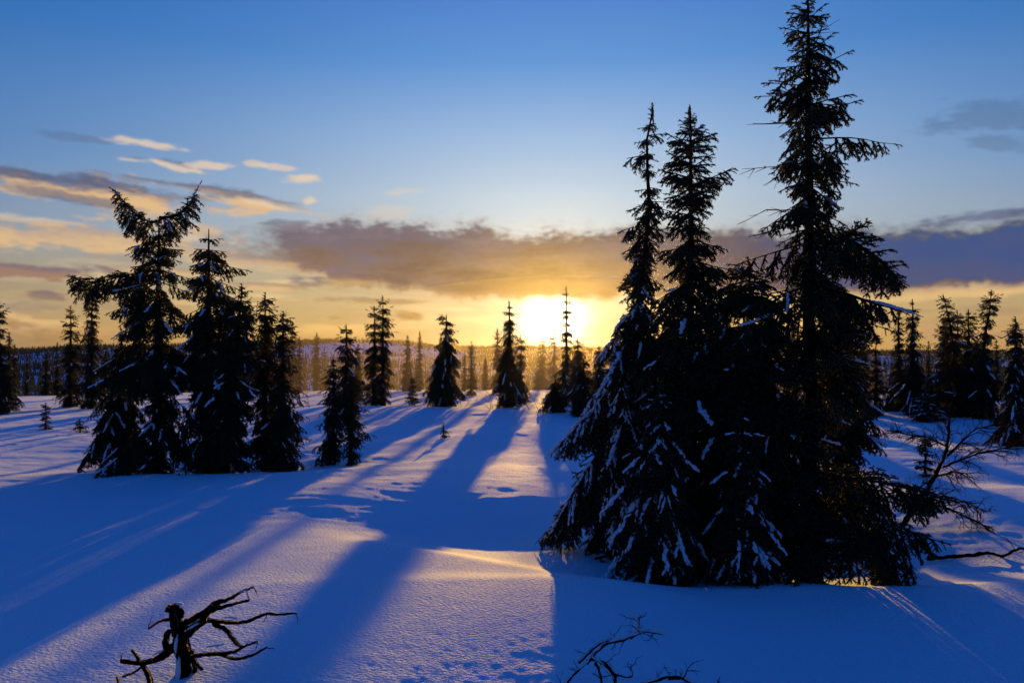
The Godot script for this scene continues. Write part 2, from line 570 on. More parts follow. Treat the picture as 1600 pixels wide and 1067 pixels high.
# ------------------------------------------------------------------ mesh helpers
class Shape:
	var v := PackedVector3Array()
	var n := PackedVector3Array()
	var ix := PackedInt32Array()

	func tube(pts: PackedVector3Array, rad: PackedFloat32Array, sides: int, noise: FastNoiseLite = null, rough := 0.0) -> void:
		var base := v.size()
		var count := pts.size()
		var side := Vector3.RIGHT
		for i in count:
			var t := (pts[mini(i + 1, count - 1)] - pts[maxi(i - 1, 0)]).normalized()
			side = side - t * side.dot(t)
			if side.length() < 0.05:
				side = Vector3.FORWARD - t * Vector3.FORWARD.dot(t)
			side = side.normalized()
			var other := t.cross(side)
			for s in sides:
				var a := TAU * s / sides
				var dir := side * cos(a) + other * sin(a)
				var r := rad[i]
				if noise:
					r *= 1.0 + rough * noise.get_noise_3d(pts[i].x * 7.0 + cos(a) * 2.0, pts[i].y * 5.0, pts[i].z * 7.0 + sin(a) * 2.0)
				v.append(pts[i] + dir * r)
				n.append(dir)
		for i in count - 1:
			for s in sides:
				var a := base + i * sides + s
				var b := base + i * sides + (s + 1) % sides
				ix.append_array(PackedInt32Array([a, b, a + sides, b, b + sides, a + sides]))
		# closed ends
		for e in [0, count - 1]:
			var c := v.size()
			var t := (pts[1] - pts[0]) if e == 0 else (pts[count - 1] - pts[count - 2])
			v.append(pts[e] + t.normalized() * (rad[e] * (-0.4 if e == 0 else 0.4)))
			n.append(-t.normalized() if e == 0 else t.normalized())
			for s in sides:
				var a: int = base + e * sides + s
				var b: int = base + e * sides + (s + 1) % sides
				if e == 0:
					ix.append_array(PackedInt32Array([a, c, b]))
				else:
					ix.append_array(PackedInt32Array([a, b, c]))

	func tri(a: Vector3, b: Vector3, c: Vector3, hint: Vector3) -> void:
		var f := (c - a).cross(b - a).normalized()
		if f.dot(hint) < 0.0:
			var q := b
			b = c
			c = q
			f = -f
		var k := v.size()
		v.append(a)
		v.append(b)
		v.append(c)
		for i in 3:
			n.append(f)
		ix.append(k)
		ix.append(k + 1)
		ix.append(k + 2)

	func mesh(mat: Material) -> ArrayMesh:
		var arr := []
		arr.resize(Mesh.ARRAY_MAX)
		arr[Mesh.ARRAY_VERTEX] = v
		arr[Mesh.ARRAY_NORMAL] = n
		arr[Mesh.ARRAY_INDEX] = ix
		var m := ArrayMesh.new()
		m.add_surface_from_arrays(Mesh.PRIMITIVE_TRIANGLES, arr)
		m.surface_set_material(0, mat)
		return m


func rnd(a: float, b: float) -> float:
	return rng.randf_range(a, b)


func numbered(called: String) -> String:
	var k: int = names.get(called, 0)
	names[called] = k + 1
	return called if k == 0 else "%s_%03d" % [called, k]


func thing(called: String, label: String, category: String, at: Vector3, group := "") -> Node3D:
	var o := Node3D.new()
	o.name = numbered(called)
	add_child(o)
	o.position = at
	o.set_meta("label", label)
	o.set_meta("category", category)
	if group:
		o.set_meta("group", group)
	return o


func part(called: String, m: Mesh, parent: Node3D) -> MeshInstance3D:
	var o := MeshInstance3D.new()
	o.name = called
	o.mesh = m
	parent.add_child(o, true)
	return o


func many(called: String, m: Mesh, where: Array, parent: Node3D) -> void:
	if where.is_empty():
		return
	var mm := MultiMesh.new()
	mm.transform_format = MultiMesh.TRANSFORM_3D
	mm.mesh = m
	mm.instance_count = where.size()
	for i in where.size():
		mm.set_instance_transform(i, where[i])
	var o := MultiMeshInstance3D.new()
	o.name = called
	o.multimesh = mm
	o.set_meta("kind", "stuff")
	parent.add_child(o, true)


# ------------------------------------------------------------------ spruce twigs
func shoot(s: Shape, a: Vector3, b: Vector3, sag: float, per_m: float, core: float) -> void:
	var l := a.distance_to(b)
	var pts := PackedVector3Array()
	var rad := PackedFloat32Array()
	for i in 4:
		var t := i / 3.0
		pts.append(a.lerp(b, t) + Vector3.DOWN * sag * l * t * t)
		rad.append(lerpf(core, core * 0.55, t))
	s.tube(pts, rad, 4)
	var t_dir := (b - a).normalized()
	var u := t_dir.cross(Vector3(0.3, 1, 0.2)).normalized()
	var w := t_dir.cross(u)
	var n := int(l * per_m)
	for i in n:
		var t := (i + rng.randf()) / n
		var p := a.lerp(b, t) + Vector3.DOWN * sag * l * t * t
		var ang := rng.randf() * TAU
		var rd := u * cos(ang) + w * sin(ang)
		var dir := (t_dir * rnd(0.55, 1.1) + rd).normalized()
		var len := rnd(.012, .019) * (1.0 - 0.25 * t)
		var sd := dir.cross(rd.rotated(t_dir, rnd(-1.2, 1.2))).normalized() * 0.0032
		var q := p + rd * core * 0.6
		s.tri(q - sd, q + sd, q + dir * len, rd)


func make_sprays() -> void:
	rng.seed = 501
	for kind in 3:
		for variant in 2:
			var s := Shape.new()
			var l: float = spray_len[kind]
			var sag := [0.08, 0.16, 0.24][kind] as float
			shoot(s, Vector3.ZERO, Vector3(l, 0, 0), sag, 420.0, 0.0065)
			var sides: int = [2, 4, 6][kind]
			for side in [-1.0, 1.0]:
				for i in sides:
					var t := (i + rnd(0.25, 0.9)) / (sides + 0.4)
					if kind > 0 and rng.randf() < 0.1: continue
					var p := Vector3(l * t, -sag * l * t * t, 0)
					var ll := l * (1.0 - t) * rnd(0.32, 0.58) + rnd(.025, .05)
					var an := rnd(0.6, 1.05)
					var q := p + Vector3(cos(an), rnd(-0.45, 0.05), sin(an) * side).normalized() * ll
					shoot(s, p, q, 0.18, 420.0, 0.0058)
					if ll > 0.10:
						for k in 2:
							var t2 := rnd(0.3, 0.75)
							var p2 := p.lerp(q, t2)
							var ss := -1.0 if k == 0 else 1.0
							var dir := (q - p).normalized().rotated(Vector3.UP, ss * rnd(0.6, 0.95))
							shoot(s, p2, p2 + (dir + Vector3(0, rnd(-0.4, 0.0), 0)) * rnd(.03, .055), 0.1, 420.0, 0.0055)
			spray.append(s.mesh(M.needle))


# a lump of snow, flat below, one unit long
func make_pads() -> void:
	rng.seed = 91
	var nz := FastNoiseLite.new()
	nz.frequency = 1.6
	nz.fractal_octaves = 3
	for k in 3:
		var s := Shape.new()
		var rows := 8
		var cols := 14
		for j in rows + 1:
			var th := PI * j / rows
			for i in cols:
				var ph := TAU * i / cols
				var dir := Vector3(cos(th), sin(th) * cos(ph), sin(th) * sin(ph))
				var r := 1.0 + 0.55 * nz.get_noise_3d(dir.x * 1.2 + k * 9.0, dir.y, dir.z)
				var p := dir * r * 0.5
				if p.y < 0.0: p.y *= 0.35
				p.z *= 0.75 + 0.5 * nz.get_noise_2d(p.x * 3.0, k * 5.0)
				s.v.append(p)
				s.n.append(dir)
		for j in rows:
			for i in cols:
				var a := j * cols + i
				var b := j * cols + (i + 1) % cols
				s.ix.append_array(PackedInt32Array([a, b, a + cols, b, b + cols, a + cols]))
		# smooth normals from the faces
		var acc := PackedVector3Array()
		acc.resize(s.v.size())
		for t in range(0, s.ix.size(), 3):
			var f := (s.v[s.ix[t + 2]] - s.v[s.ix[t]]).cross(s.v[s.ix[t + 1]] - s.v[s.ix[t]])
			for q in 3:
				acc[s.ix[t + q]] += f
		var sum := 0.0
		for i in s.v.size():
			sum += acc[i].dot(s.n[i])
		for i in s.v.size():
			s.n[i] = (acc[i] if acc[i].length() > 1e-9 else s.n[i]).normalized() * (1.0 if sum > 0.0 else -1.0)
		if sum < 0.0:
			for t in range(0, s.ix.size(), 3):
				var q := s.ix[t]
				s.ix[t] = s.ix[t + 1]
				s.ix[t + 1] = q
			for i in s.v.size():
				s.n[i] = s.n[i]
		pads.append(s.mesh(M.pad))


func basis_along(dir: Vector3, up: Vector3, sx: float, sy: float, sz: float) -> Basis:
	var z := dir.cross(up)
	if z.length() < 0.02:
		z = dir.cross(Vector3(0.9, 0.1, 0.3))
	z = z.normalized()
	var y := z.cross(dir).normalized()
	return Basis(dir * sx, y * sy, z * sz)


func at_height(keys: Array, y: float, col: int) -> float:
	if y <= keys[0][0]:
		return keys[0][col]
	for i in range(1, keys.size()):
		if y <= keys[i][0]:
			return lerpf(keys[i - 1][col], keys[i][col], (y - keys[i - 1][0]) / (keys[i][0] - keys[i - 1][0]))
	return keys[-1][col]


# ------------------------------------------------------------------ spruce
# s: x, d (distance ahead), top (height of the tip above the bog), r (stem radius), stem [[y, dx]], prof [[y, left, right]], and options
class Crown:
	var sets := [[], [], [], [], [], []]
	var snow := [[], [], []]


func dress(cr: Crown, pts: PackedVector3Array, from: float, hang: float, step: float, snow: float, big: float, snow_spray: float, floor_y: float, snow_w := 1.0) -> void:
	var n := pts.size()
	var length := 0.0
	for i in n - 1:
		length += pts[i].distance_to(pts[i + 1])
	var cnt := maxi(2, int(length * (1.0 - from) / step))
	for i in cnt + 1:
		var t := from + (1.0 - from) * (i + rnd(-0.3, 0.3)) / cnt
		t = clampf(t, 0.0, 0.999)
		var f := t * (n - 1)
		var k := mini(int(f), n - 2)
		var p := pts[k].lerp(pts[k + 1], f - k)
		var tan := (pts[k + 1] - pts[k]).normalized()
		var lat := tan.cross(Vector3.UP)
		if lat.length() < 0.15:
			lat = tan.cross(Vector3(rnd(-1, 1), 0.2, rnd(-1, 1)))
		lat = lat.normalized()
		var sides := [-1.0, 1.0]
		if i == cnt: sides = [0.0]
		for side in sides:
			if rng.randf() < 0.10: continue
			var h := hang * rnd(0.5, 1.25)
			var dir: Vector3
			if side == 0.0:
				dir = tan
			else:
				dir = (tan * rnd(0.35, 0.75) + lat * side * rnd(0.5, 0.9) * (1.0 - 0.45 * minf(h, 1.0)) + Vector3.DOWN * h * 0.9).normalized()
			var want := minf(clampf((1.0 - t) * length * 0.55 + 0.085, 0.07, 0.36) * big, length * 0.9 + 0.03) * rnd(0.8, 1.15)
			if p.y < 0.10 and rng.randf() < 0.6: continue
			if p.y + dir.y * want < floor_y:
				dir.y = maxf(dir.y, (floor_y - p.y) / want)
				dir = dir.normalized()
			var kind := 0 if want < 0.17 else (1 if want < 0.29 else 2)
			var sc: float = want / spray_len[kind]
			var up := (Vector3.UP + lat * rnd(-0.5, 0.5) + tan * 0.3).normalized()
			cr.sets[kind * 2 + rng.randi() % 2].append(Transform3D(basis_along(dir, up, sc, sc, sc), p))
			if rng.randf() < snow_spray:
				snow_run(cr, p + dir * want * 0.12 + Vector3.UP * 0.012, (dir + Vector3.DOWN * 0.15).normalized(), want * rnd(0.5, 0.8), rnd(.014, .024) * maxf(1.0, big) * float(snow_w))
	if rng.randf() < snow:
		for q in rng.randi_range(1, 3):
			var t := rnd(0.35, 0.92)
			var f := t * (n - 1)
			var k := mini(int(f), n - 2)
			var p := pts[k].lerp(pts[k + 1], f - k)
			var tan := (pts[k + 1] - pts[k]).normalized()
			var l := rnd(.08, .34) * minf(1.0, length * 1.6)
			snow_run(cr, p + Vector3.UP * 0.014, tan, l, rnd(.018, .036) * minf(1.0, 0.3 + length * 2.0) * maxf(1.0, big))


# small lumps of snow strung along a twig
func snow_run(cr: Crown, p: Vector3, dir: Vector3, l: float, w: float) -> void:
	var n := maxi(1, int(l / (w * 0.55)))
	for i in n:
		var t := (i + rnd(0.2, 0.8)) / n
		var sz := w * rnd(0.7, 1.35) * (1.1 - 0.4 * absf(t - 0.4))
		var q := p + dir * l * t + Vector3(rnd(-0.35, 0.35) * w, rnd(-0.1, 0.15) * w, rnd(-0.35, 0.35) * w)
		cr.snow[rng.randi() % 3].append(Transform3D(basis_along((dir + Vector3(rnd(-0.5, 0.5), rnd(-0.2, 0.2), rnd(-0.5, 0.5))).normalized(), Vector3.UP, sz * rnd(1.1, 1.7), sz * rnd(0.6, 0.9), sz), q))


func spruce(called: String, label: String, s: Dictionary, group := "") -> Node3D:
	rng.seed = s.get("seed", 1) * 7919 + 13
	var x: float = s.x
	var d: float = s.d
	var gy := ground_y(x, -d)
	var root := thing(called, label, "tree", Vector3(x, gy, -d), group)
	var stem: Array = s.get("stem", [[0.0, 0.0], [10.0, 0.0]])
	var prof: Array = s.prof
	var top: float = s.top - gy
	var depth_lean: float = s.get("lean", 0.0)
	var r0: float = s.r
	var near: bool = s.get("near", false)
	var hang: float = s.get("hang", 0.6)
	var dens: float = s.get("dens", 1.0)
	var snow: float = s.get("snow", 0.15)
	var snow_spray: float = s.get("snow_spray", 0.02)
	var big: float = s.get("big", 1.0)
	var gap: float = s.get("gap", 0.10)
	var droop: float = s.get("droop", 1.0)
	# trunk
	var n := 14
	var tp := PackedVector3Array()
	var tr := PackedFloat32Array()
	for i in n + 1:
		var t := float(i) / n
		var y := lerpf(-0.12, top - 0.02, t)
		var wob := 0.012 * sin(y * 4.1 + x) * (1.0 - t)
		tp.append(Vector3(at_height(stem, y + gy, 1) + wob, y, depth_lean * y + wob))
		tr.append((r0 * pow(1.0 - t, 0.85) + 0.006) * (1.0 + 0.45 * exp(-maxf(y, 0.0) / 0.12)))
	var ts := Shape.new()
	ts.tube(tp, tr, 12 if near else 7, n_mid, 0.22)
	var limbs := ts if not near else Shape.new()
	var cr := Crown.new()
	var base_y: float = s.get("from", 0.06)
	var y := base_y
	var y_end := top - 0.05
	var made := 0
	while y < y_end:
		var t := y / top
		var nb := rng.randi_range(4, 6)
		var a0 := rng.randf() * TAU
		for b in nb:
			var az := a0 + TAU * b / nb + rnd(-0.4, 0.4)
			var cx := cos(az)
			var l0 := at_height(prof, y + gy, 1)
			var l1 := at_height(prof, y + gy, 2)
			var av := (l0 + l1) * 0.5 * 0.9
			var reach := lerpf(av, l1 if cx > 0.0 else l0, absf(cx))
			if rng.randf() < gap: reach *= rnd(0.25, 0.6)
			else: reach *= rnd(0.72, 1.06)
			reach *= clampf((top - y) / (s.get("tip", 0.10) * top), 0.1, 1.0)
			reach = maxf(reach - 0.045 * big * clampf(reach / 0.3, 0.3, 1.0), 0.015)
			var yy := y + rnd(-0.04, 0.04)
			var pitch := lerpf(s.get("pitch_low", -0.35), s.get("pitch_high", 0.75), smoothstep(0.55, 1.0, t)) + rnd(-0.15, 0.15)
			var bend := (lerpf(0.9, 0.35, t) * droop + rnd(-0.1, 0.2)) * clampf(reach / 0.4, 0.3, 1.0)
			var lift: float = s.get("lift", 0.55) * rnd(0.7, 1.3)
			var pts := PackedVector3Array()
			var rad := PackedFloat32Array()
			var p := Vector3(at_height(stem, yy + gy, 1), yy, depth_lean * yy)
			var segs := 6
			var hd := az
			var sunk := 0
			var rb := clampf(0.004 + reach * 0.011, .004, .016)
			for i in segs + 1:
				pts.append(p)
				rad.append(lerpf(rb, 0.003, float(i) / segs))
				var u := (i + 0.5) / segs
				var pt := clampf(pitch - bend * u + lift * bend * u * u * 1.4, -1.02, 1.25)
				hd += rnd(-0.12, 0.12)
				var stepl := reach / segs
				p += Vector3(cos(hd) * cos(pt), sin(pt), sin(hd) * cos(pt)) * stepl / maxf(cos(pt), 0.5)
				var gl := ground_y(x + p.x, -d + p.z) - gy + 0.03
				if p.y < gl:
					p.y = gl
					sunk += 1
					if i > 1: break
			segs = pts.size() - 1
			if near and reach > 0.12 and made < 290:
				var bs := Shape.new()
				bs.tube(pts, rad, 5)
				part("branch", bs.mesh(M.bark), root)
				made += 1
			else:
				limbs.tube(pts, rad, 4)
			var side_snow: float = snow_spray
			if s.has("snow_left") and cx < 0.35: side_snow = lerpf(s.snow_left, snow_spray, smoothstep(0.40, 0.72, t))
			var bare: float = s.get("bare", 0.0)
			if rng.randf() < bare:
				# a dead, needleless branch with a few twigs
				for q in 5:
					var f := rnd(0.4, 1.0) * segs
					var k := mini(int(f), segs - 1)
					var bp := pts[k].lerp(pts[k + 1], f - k)
					var td := (pts[k + 1] - pts[k]).normalized()
					td = (td + Vector3(rnd(-0.8, 0.8), rnd(-0.7, 0.4), rnd(-0.8, 0.8))).normalized()
					limbs.tube(PackedVector3Array([bp, bp + td * rnd(.05, .14)]), PackedFloat32Array([.003, .0015]), 3)
			else:
				dress(cr, pts, 0.12 if reach < 0.35 else s.get("inner", 0.22), hang * (1.0 - 0.6 * smoothstep(0.75, 1.0, t)), s.get("step", 0.055), snow * (1.0 - 0.65 * smoothstep(0.5, 0.9, t)), big, side_snow, -0.02, s.get("snow_w", 1.0))
		y += rnd(0.8, 1.2) * lerpf(0.13, s.get("top_step", 0.075), t) * dens
	# leader
	if s.get("leader", true):
		for i in 3:
			cr.sets[0].append(Transform3D(basis_along(Vector3(rnd(-0.1, 0.1), 1, rnd(-0.1, 0.1)).normalized(), Vector3.RIGHT, 0.8, 0.8, 0.8), tp[n] + Vector3(0, -0.07 - 0.04 * i, 0)))
	# branches that stand out, given as [[x, y], ...] lines with options
	for e in s.get("extra", []):
		var line: Array = e[0]
		var pts := PackedVector3Array()
		var rad := PackedFloat32Array()
		for i in line.size() * 3 - 2:
			var k := mini(i / 3, line.size() - 2)
			var f := (i - k * 3) / 3.0
			var zz: float = e[2] * i / (line.size() * 3 - 3)
			pts.append(Vector3(lerpf(line[k][0], line[k + 1][0], f), lerpf(line[k][1], line[k + 1][1], f) - gy, zz) + Vector3(0, rnd(-.008, .008), rnd(-.012, .012)))
			rad.append(lerpf(e[1], e[1] * 0.25, float(i) / (line.size() * 3 - 3)))
		var bs := Shape.new()
		bs.tube(pts, rad, 6)
		part("branch", bs.mesh(M.bark), root)
		var mode: float = e[3]
		if mode > 0.0:
			dress(cr, pts, e[4], hang, 0.05, snow, mode, snow_spray, -5.0)
			if mode >= 0.9:
				dress(cr, pts, e[4], -0.5, 0.07, 0.0, mode * 0.6, snow_spray, -5.0)
		else:
			var tw := Shape.new()
			for q in 9:
				var k := rng.randi_range(2, pts.size() - 2)
				var td := ((pts[k + 1] - pts[k]).normalized() + Vector3(rnd(-0.9, 0.9), rnd(-0.8, 0.4), rnd(-0.9, 0.9))).normalized()
				tw.tube(PackedVector3Array([pts[k], pts[k] + td * rnd(.05, .16)]), PackedFloat32Array([.0035, .0015]), 3)
			part("twigs", tw.mesh(M.twig), root).set_meta("kind", "stuff")
	part("trunk", ts.mesh(M.bark), root)
	if near:
		if limbs.v.size(): part("fine_limbs", limbs.mesh(M.bark), root).set_meta("kind", "stuff")
	for k in 6:
		many("crown", spray[k], cr.sets[k], root)
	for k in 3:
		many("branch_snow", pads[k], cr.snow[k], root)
	return root


# ------------------------------------------------------------------ the far forest
func make_forest() -> void:
	rng.seed = 31
	for variant in 2:
		var s := Shape.new()
		s.tube(PackedVector3Array([Vector3(0, -0.1, 0), Vector3(0, 1, 0)]), PackedFloat32Array([.02, .004]), 4)
		var y := 0.04
		while y < 0.97:
			var r := (0.24 if variant == 0 else 0.18) * pow(1.0 - y, 0.75) + 0.01
			var a0 := rng.randf() * TAU
			var k := 6
			for i in k:
				var a := a0 + TAU * i / k + rnd(-0.2, 0.2)
				var l := r * rnd(0.6, 1.15)
				var dir := Vector3(cos(a), 0, sin(a))
				var sd := Vector3(-sin(a), 0, cos(a)) * l * 0.42
				var q := Vector3(0, y + 0.055, 0)
				var e := dir * l + Vector3(0, y - l * 0.25, 0)
				s.tri(q, e + sd - dir * l * 0.25, e, Vector3.UP)
				s.tri(q, e - sd - dir * l * 0.25, e, Vector3.UP)
			y += 0.058
		var where := []
		var want := 26000
		while where.size() < want:
			var az := deg_to_rad(rnd(-48.0, 48.0))
			var r := 340.0 * pow(930.0 / 340.0, rng.randf() ** 0.8)
			var x := sin(az) * r
			var z := -cos(az) * r
			var dn := n_hill.get_noise_2d(x * 0.006 + 60.0, z * 0.0035)
			var keep := smoothstep(-0.42, 0.05, dn)
			keep = maxf(keep, 0.12)
			keep = maxf(keep, smoothstep(19.0, 23.0, absf(rad_to_deg(az))))
			if r > 740.0: keep = maxf(keep, 0.8)
			if rng.randf() > keep: continue
			var h := rnd(2.0, 3.8) * lerpf(0.8, 1.1, smoothstep(300.0, 800.0, r))
			where.append(Transform3D(Basis(Vector3.UP, rng.randf() * TAU).scaled(Vector3(h, h * rnd(0.85, 1.15), h)), Vector3(x, ground_y(x, z), z)))
		var mm := MultiMesh.new()
		mm.transform_format = MultiMesh.TRANSFORM_3D
		mm.mesh = s.mesh(M.needle)
		mm.instance_count = where.size()
		for i in where.size():
			mm.set_instance_transform(i, where[i])
		var o := MultiMeshInstance3D.new()
		o.name = numbered("distant_forest")
		o.multimesh = mm
		add_child(o)
		o.set_meta("kind", "stuff")
		o.set_meta("category", "forest")
		o.set_meta("label", "dark spruce forest covering the far valley and hills" if variant == 0 else "slender spruces mixed into the far hill forest")


func make_trees() -> void:
	spruce("spruce", "tallest spruce, straight dark trunk, open hanging branches, its tip cut by the frame", {"x": 2.213, "d": 5.92, "top": 4.374, "r": 0.062, "stem": [[-0.451, 0.0], [4.308, 0.0]], "prof": [[0.025, 0.428, 0.143], [0.215, 0.523, 0.428], [0.406, 0.571, 0.523], [0.596, 0.523, 0.428], [0.786, 0.428, 0.333], [0.977, 0.295, 0.295], [1.167, 0.333, 0.5], [1.357, 0.405, 0.595], [1.643, 0.452, 0.595], [1.833, 0.523, 0.514], [2.024, 0.533, 0.619], [2.166, 0.562, 0.761], [2.309, 0.533, 0.738], [2.476, 0.562, 0.571], [2.642, 0.523, 0.476], [2.785, 0.343, 0.295], [2.952, 0.381, 0.343], [3.118, 0.381, 0.381], [3.251, 0.419, 0.533], [3.404, 0.5, 0.438], [3.546, 0.405, 0.371], [3.689, 0.343, 0.333], [3.832, 0.262, 0.295], [4.022, 0.314, 0.276], [4.165, 0.247, 0.214], [4.308, 0.105, 0.114], [4.374, 0.014, 0.014]], "extra": [[[[0.0, 2.428], [0.309, 2.547], [0.619, 2.381], [0.776, 2.233]], 0.011, -0.2, 1.0, 0.15], [[[0.0, 2.88], [-0.238, 3.061], [-0.523, 3.032]], 0.006, 0.1, 0.0, 0.5], [[[0.0, 2.737], [-0.309, 2.761], [-0.538, 2.633]], 0.005, 0.0, 0.0, 0.5], [[[0.0, 3.285], [0.309, 3.289], [0.604, 3.223]], 0.008, 0.05, 0.7, 0.3], [[[0.0, 1.714], [0.309, 1.643], [0.595, 1.224]], 0.01, -0.3, 0.9, 0.3], [[[0.0, 0.729], [0.309, 0.777], [0.642, 0.715], [0.857, 0.653]], 0.014, 0.25, 1.0, 0.2], [[[-0.014, 0.596], [0.262, 0.548], [0.595, 0.396], [0.871, 0.32]], 0.012, 0.15, 1.0, 0.25], [[[-0.033, 0.501], [0.167, 0.444], [0.381, 0.263], [0.642, 0.025]], 0.012, 0.3, 0.8, 0.35]], "near": true, "hang": 1.0, "dens": 1.6, "snow": 0.2, "snow_spray": 0.01, "gap": 0.3, "bare": 0.1, "step": 0.07, "droop": 0.9, "pitch_low": -0.25, "pitch_high": 0.35, "inner": 0.25, "seed": 3}, "spruces of the dark cluster on the right")
	spruce("spruce", "spruce with neat pointed tip and upturned shoots, between the tallest and the bent spruce", {"x": 1.452, "d": 6.45, "top": 3.67, "r": 0.05, "stem": [[-0.644, 0.0], [4.541, 0.0]], "prof": [[0.082, 0.778, 0.674], [0.445, 0.856, 0.674], [0.808, 0.778, 0.622], [1.223, 0.726, 0.664], [1.638, 0.633, 0.601], [1.949, 0.539, 0.518], [2.208, 0.446, 0.425], [2.467, 0.342, 0.363], [2.649, 0.29, 0.259], [2.83, 0.29, 0.233], [3.007, 0.311, 0.404], [3.183, 0.249, 0.311], [3.323, 0.207, 0.285], [3.478, 0.104, 0.104], [3.582, 0.052, 0.052], [3.67, 0.01, 0.01]], "near": true, "hang": 0.5, "dens": 1.45, "snow": 0.25, "snow_spray": 0.02, "gap": 0.22, "top_step": 0.07, "droop": 0.7, "pitch_low": -0.55, "pitch_high": 0.75, "lift": 0.9, "seed": 4}, "spruces of the dark cluster on the right")
	spruce("spruce", "bent thin spruce with tufted tip and snow laden skirt, left edge of right cluster", {"x": 0.915, "d": 6.9, "top": 3.83, "r": 0.045, "stem": [[-0.086, 0.017], [0.413, 0.055], [1.412, 0.128], [2.244, 0.211], [2.632, 0.25], [3.02, 0.283], [3.353, 0.25], [3.492, 0.25], [3.824, 0.316]], "prof": [[0.025, 1.331, 0.555], [0.247, 1.22, 0.527], [0.524, 1.082, 0.499], [0.857, 0.915, 0.444], [1.301, 0.749, 0.388], [1.633, 0.621, 0.333], [1.855, 0.527, 0.288], [2.077, 0.366, 0.222], [2.244, 0.194, 0.177], [2.382, 0.222, 0.177], [2.521, 0.433, 0.2], [2.687, 0.333, 0.189], [2.881, 0.233, 0.177], [3.009, 0.089, 0.155], [3.131, 0.078, 0.078], [3.286, 0.1, 0.055], [3.381, 0.266, 0.055], [3.492, 0.1, 0.144], [3.602, 0.1, 0.133], [3.741, 0.078, 0.089], [3.83, 0.017, 0.017]], "near": true, "hang": 0.85, "dens": 1.0, "snow": 0.5, "snow_spray": 0.02, "snow_left": 0.6, "snow_w": 1.0, "gap": 0.18, "top_step": 0.13, "droop": 0.7, "pitch_low": -0.6, "pitch_high": 0.15, "lift": 0.3, "inner": 0.15, "seed": 5}, "spruces of the dark cluster on the right")
	spruce("spruce", "dense dark spruce filling the space just left of the tallest trunk, no clear tip", {"x": 1.884, "d": 6.3, "top": 2.424, "r": 0.045, "stem": [[-0.589, 0.0], [4.475, 0.0]], "prof": [[0.019, 0.76, 0.608], [0.424, 0.734, 0.608], [0.829, 0.658, 0.557], [1.234, 0.648, 0.532], [1.639, 0.598, 0.506], [1.943, 0.517, 0.43], [2.247, 0.314, 0.263], [2.399, 0.152, 0.142], [2.525, 0.015, 0.015]], "near": true, "hang": 0.7, "dens": 0.8, "snow": 0.3, "snow_spray": 0.04, "gap": 0.12, "pitch_low": -0.6, "pitch_high": 0.4, "seed": 6}, "spruces of the dark cluster on the right")
	spruce("spruce", "low snow dusted spruce crouching in front of the bent one, foot of the right cluster", {"x": 1.086, "d": 5.75, "top": 1.46, "r": 0.035, "stem": [[-0.389, 0.0], [4.233, 0.0]], "prof": [[0.05, 0.578, 0.508], [0.165, 0.578, 0.508], [0.443, 0.508, 0.416], [0.72, 0.439, 0.347], [0.997, 0.333, 0.268], [1.275, 0.166, 0.139], [1.46, 0.014, 0.014]], "near": true, "hang": 0.8, "dens": 0.75, "snow": 0.6, "snow_spray": 0.18, "snow_w": 1.05, "gap": 0.1, "droop": 1.1, "pitch_low": -0.8, "pitch_high": 0.2, "lift": 0.3, "seed": 7}, "spruces of the dark cluster on the right")
	spruce("spruce", "small dark spruce hidden low between trunks at the front of the right cluster", {"x": 1.655, "d": 5.72, "top": 1.277, "r": 0.035, "stem": [[-0.378, 0.0], [4.22, 0.0]], "prof": [[0.058, 0.368, 0.276], [0.219, 0.377, 0.322], [0.541, 0.331, 0.303], [0.817, 0.253, 0.23], [1.093, 0.138, 0.138], [1.277, 0.014, 0.014]], "near": true, "hang": 0.8, "dens": 0.75, "snow": 0.6, "snow_spray": 0.16, "snow_w": 1.2, "gap": 0.1, "droop": 1.0, "pitch_low": -0.7, "pitch_high": 0.2, "lift": 0.3, "seed": 8}, "spruces of the dark cluster on the right")
	spruce("spruce", "broad spruce in the shade behind the trunk of the tallest, right side of the cluster", {"x": 3.085, "d": 7.6, "top": 2.177, "r": 0.045, "stem": [[-1.061, 0.0], [5.048, 0.0]], "prof": [[0.16, 0.489, 0.336], [0.527, 0.489, 0.367], [0.894, 0.428, 0.367], [1.138, 0.519, 0.489], [1.382, 0.489, 0.519], [1.749, 0.305, 0.367], [1.993, 0.134, 0.171], [2.177, 0.018, 0.018]], "near": false, "hang": 0.8, "dens": 0.9, "snow": 0.25, "snow_spray": 0.03, "gap": 0.2, "pitch_low": -0.4, "pitch_high": 0.3, "seed": 9}, "spruces of the dark cluster on the right")
	spruce("spruce", "stubby leaning spruce with arching boughs, right foot of the dark cluster", {"x": 2.775, "d": 5.9, "top": 0.41, "r": 0.05, "stem": [[-0.041, 0.014], [0.173, -0.033], [0.315, -0.119], [0.41, -0.19]], "prof": [[0.007, 0.18, 0.171], [0.125, 0.18, 0.142], [0.268, 0.119, 0.119], [0.41, 0.047, 0.047]], "extra": [[[[0.0, 0.031], [-0.19, 0.306], [-0.403, 0.505], [-0.507, 0.647]], 0.012, -0.15, 0.8, 0.3], [[[-0.024, 0.125], [-0.237, 0.268], [-0.451, 0.325]], 0.008, 0.1, 0.6, 0.4], [[[-0.062, 0.268], [0.071, 0.163], [0.204, 0.04]], 0.007, 0.1, 0.8, 0.2]], "near": true, "hang": 1.0, "dens": 0.55, "snow": 0.3, "snow_spray": 0.05, "leader": false, "gap": 0.1, "pitch_low": -0.8, "pitch_high": -0.4, "seed": 10}, "spruces of the dark cluster on the right")
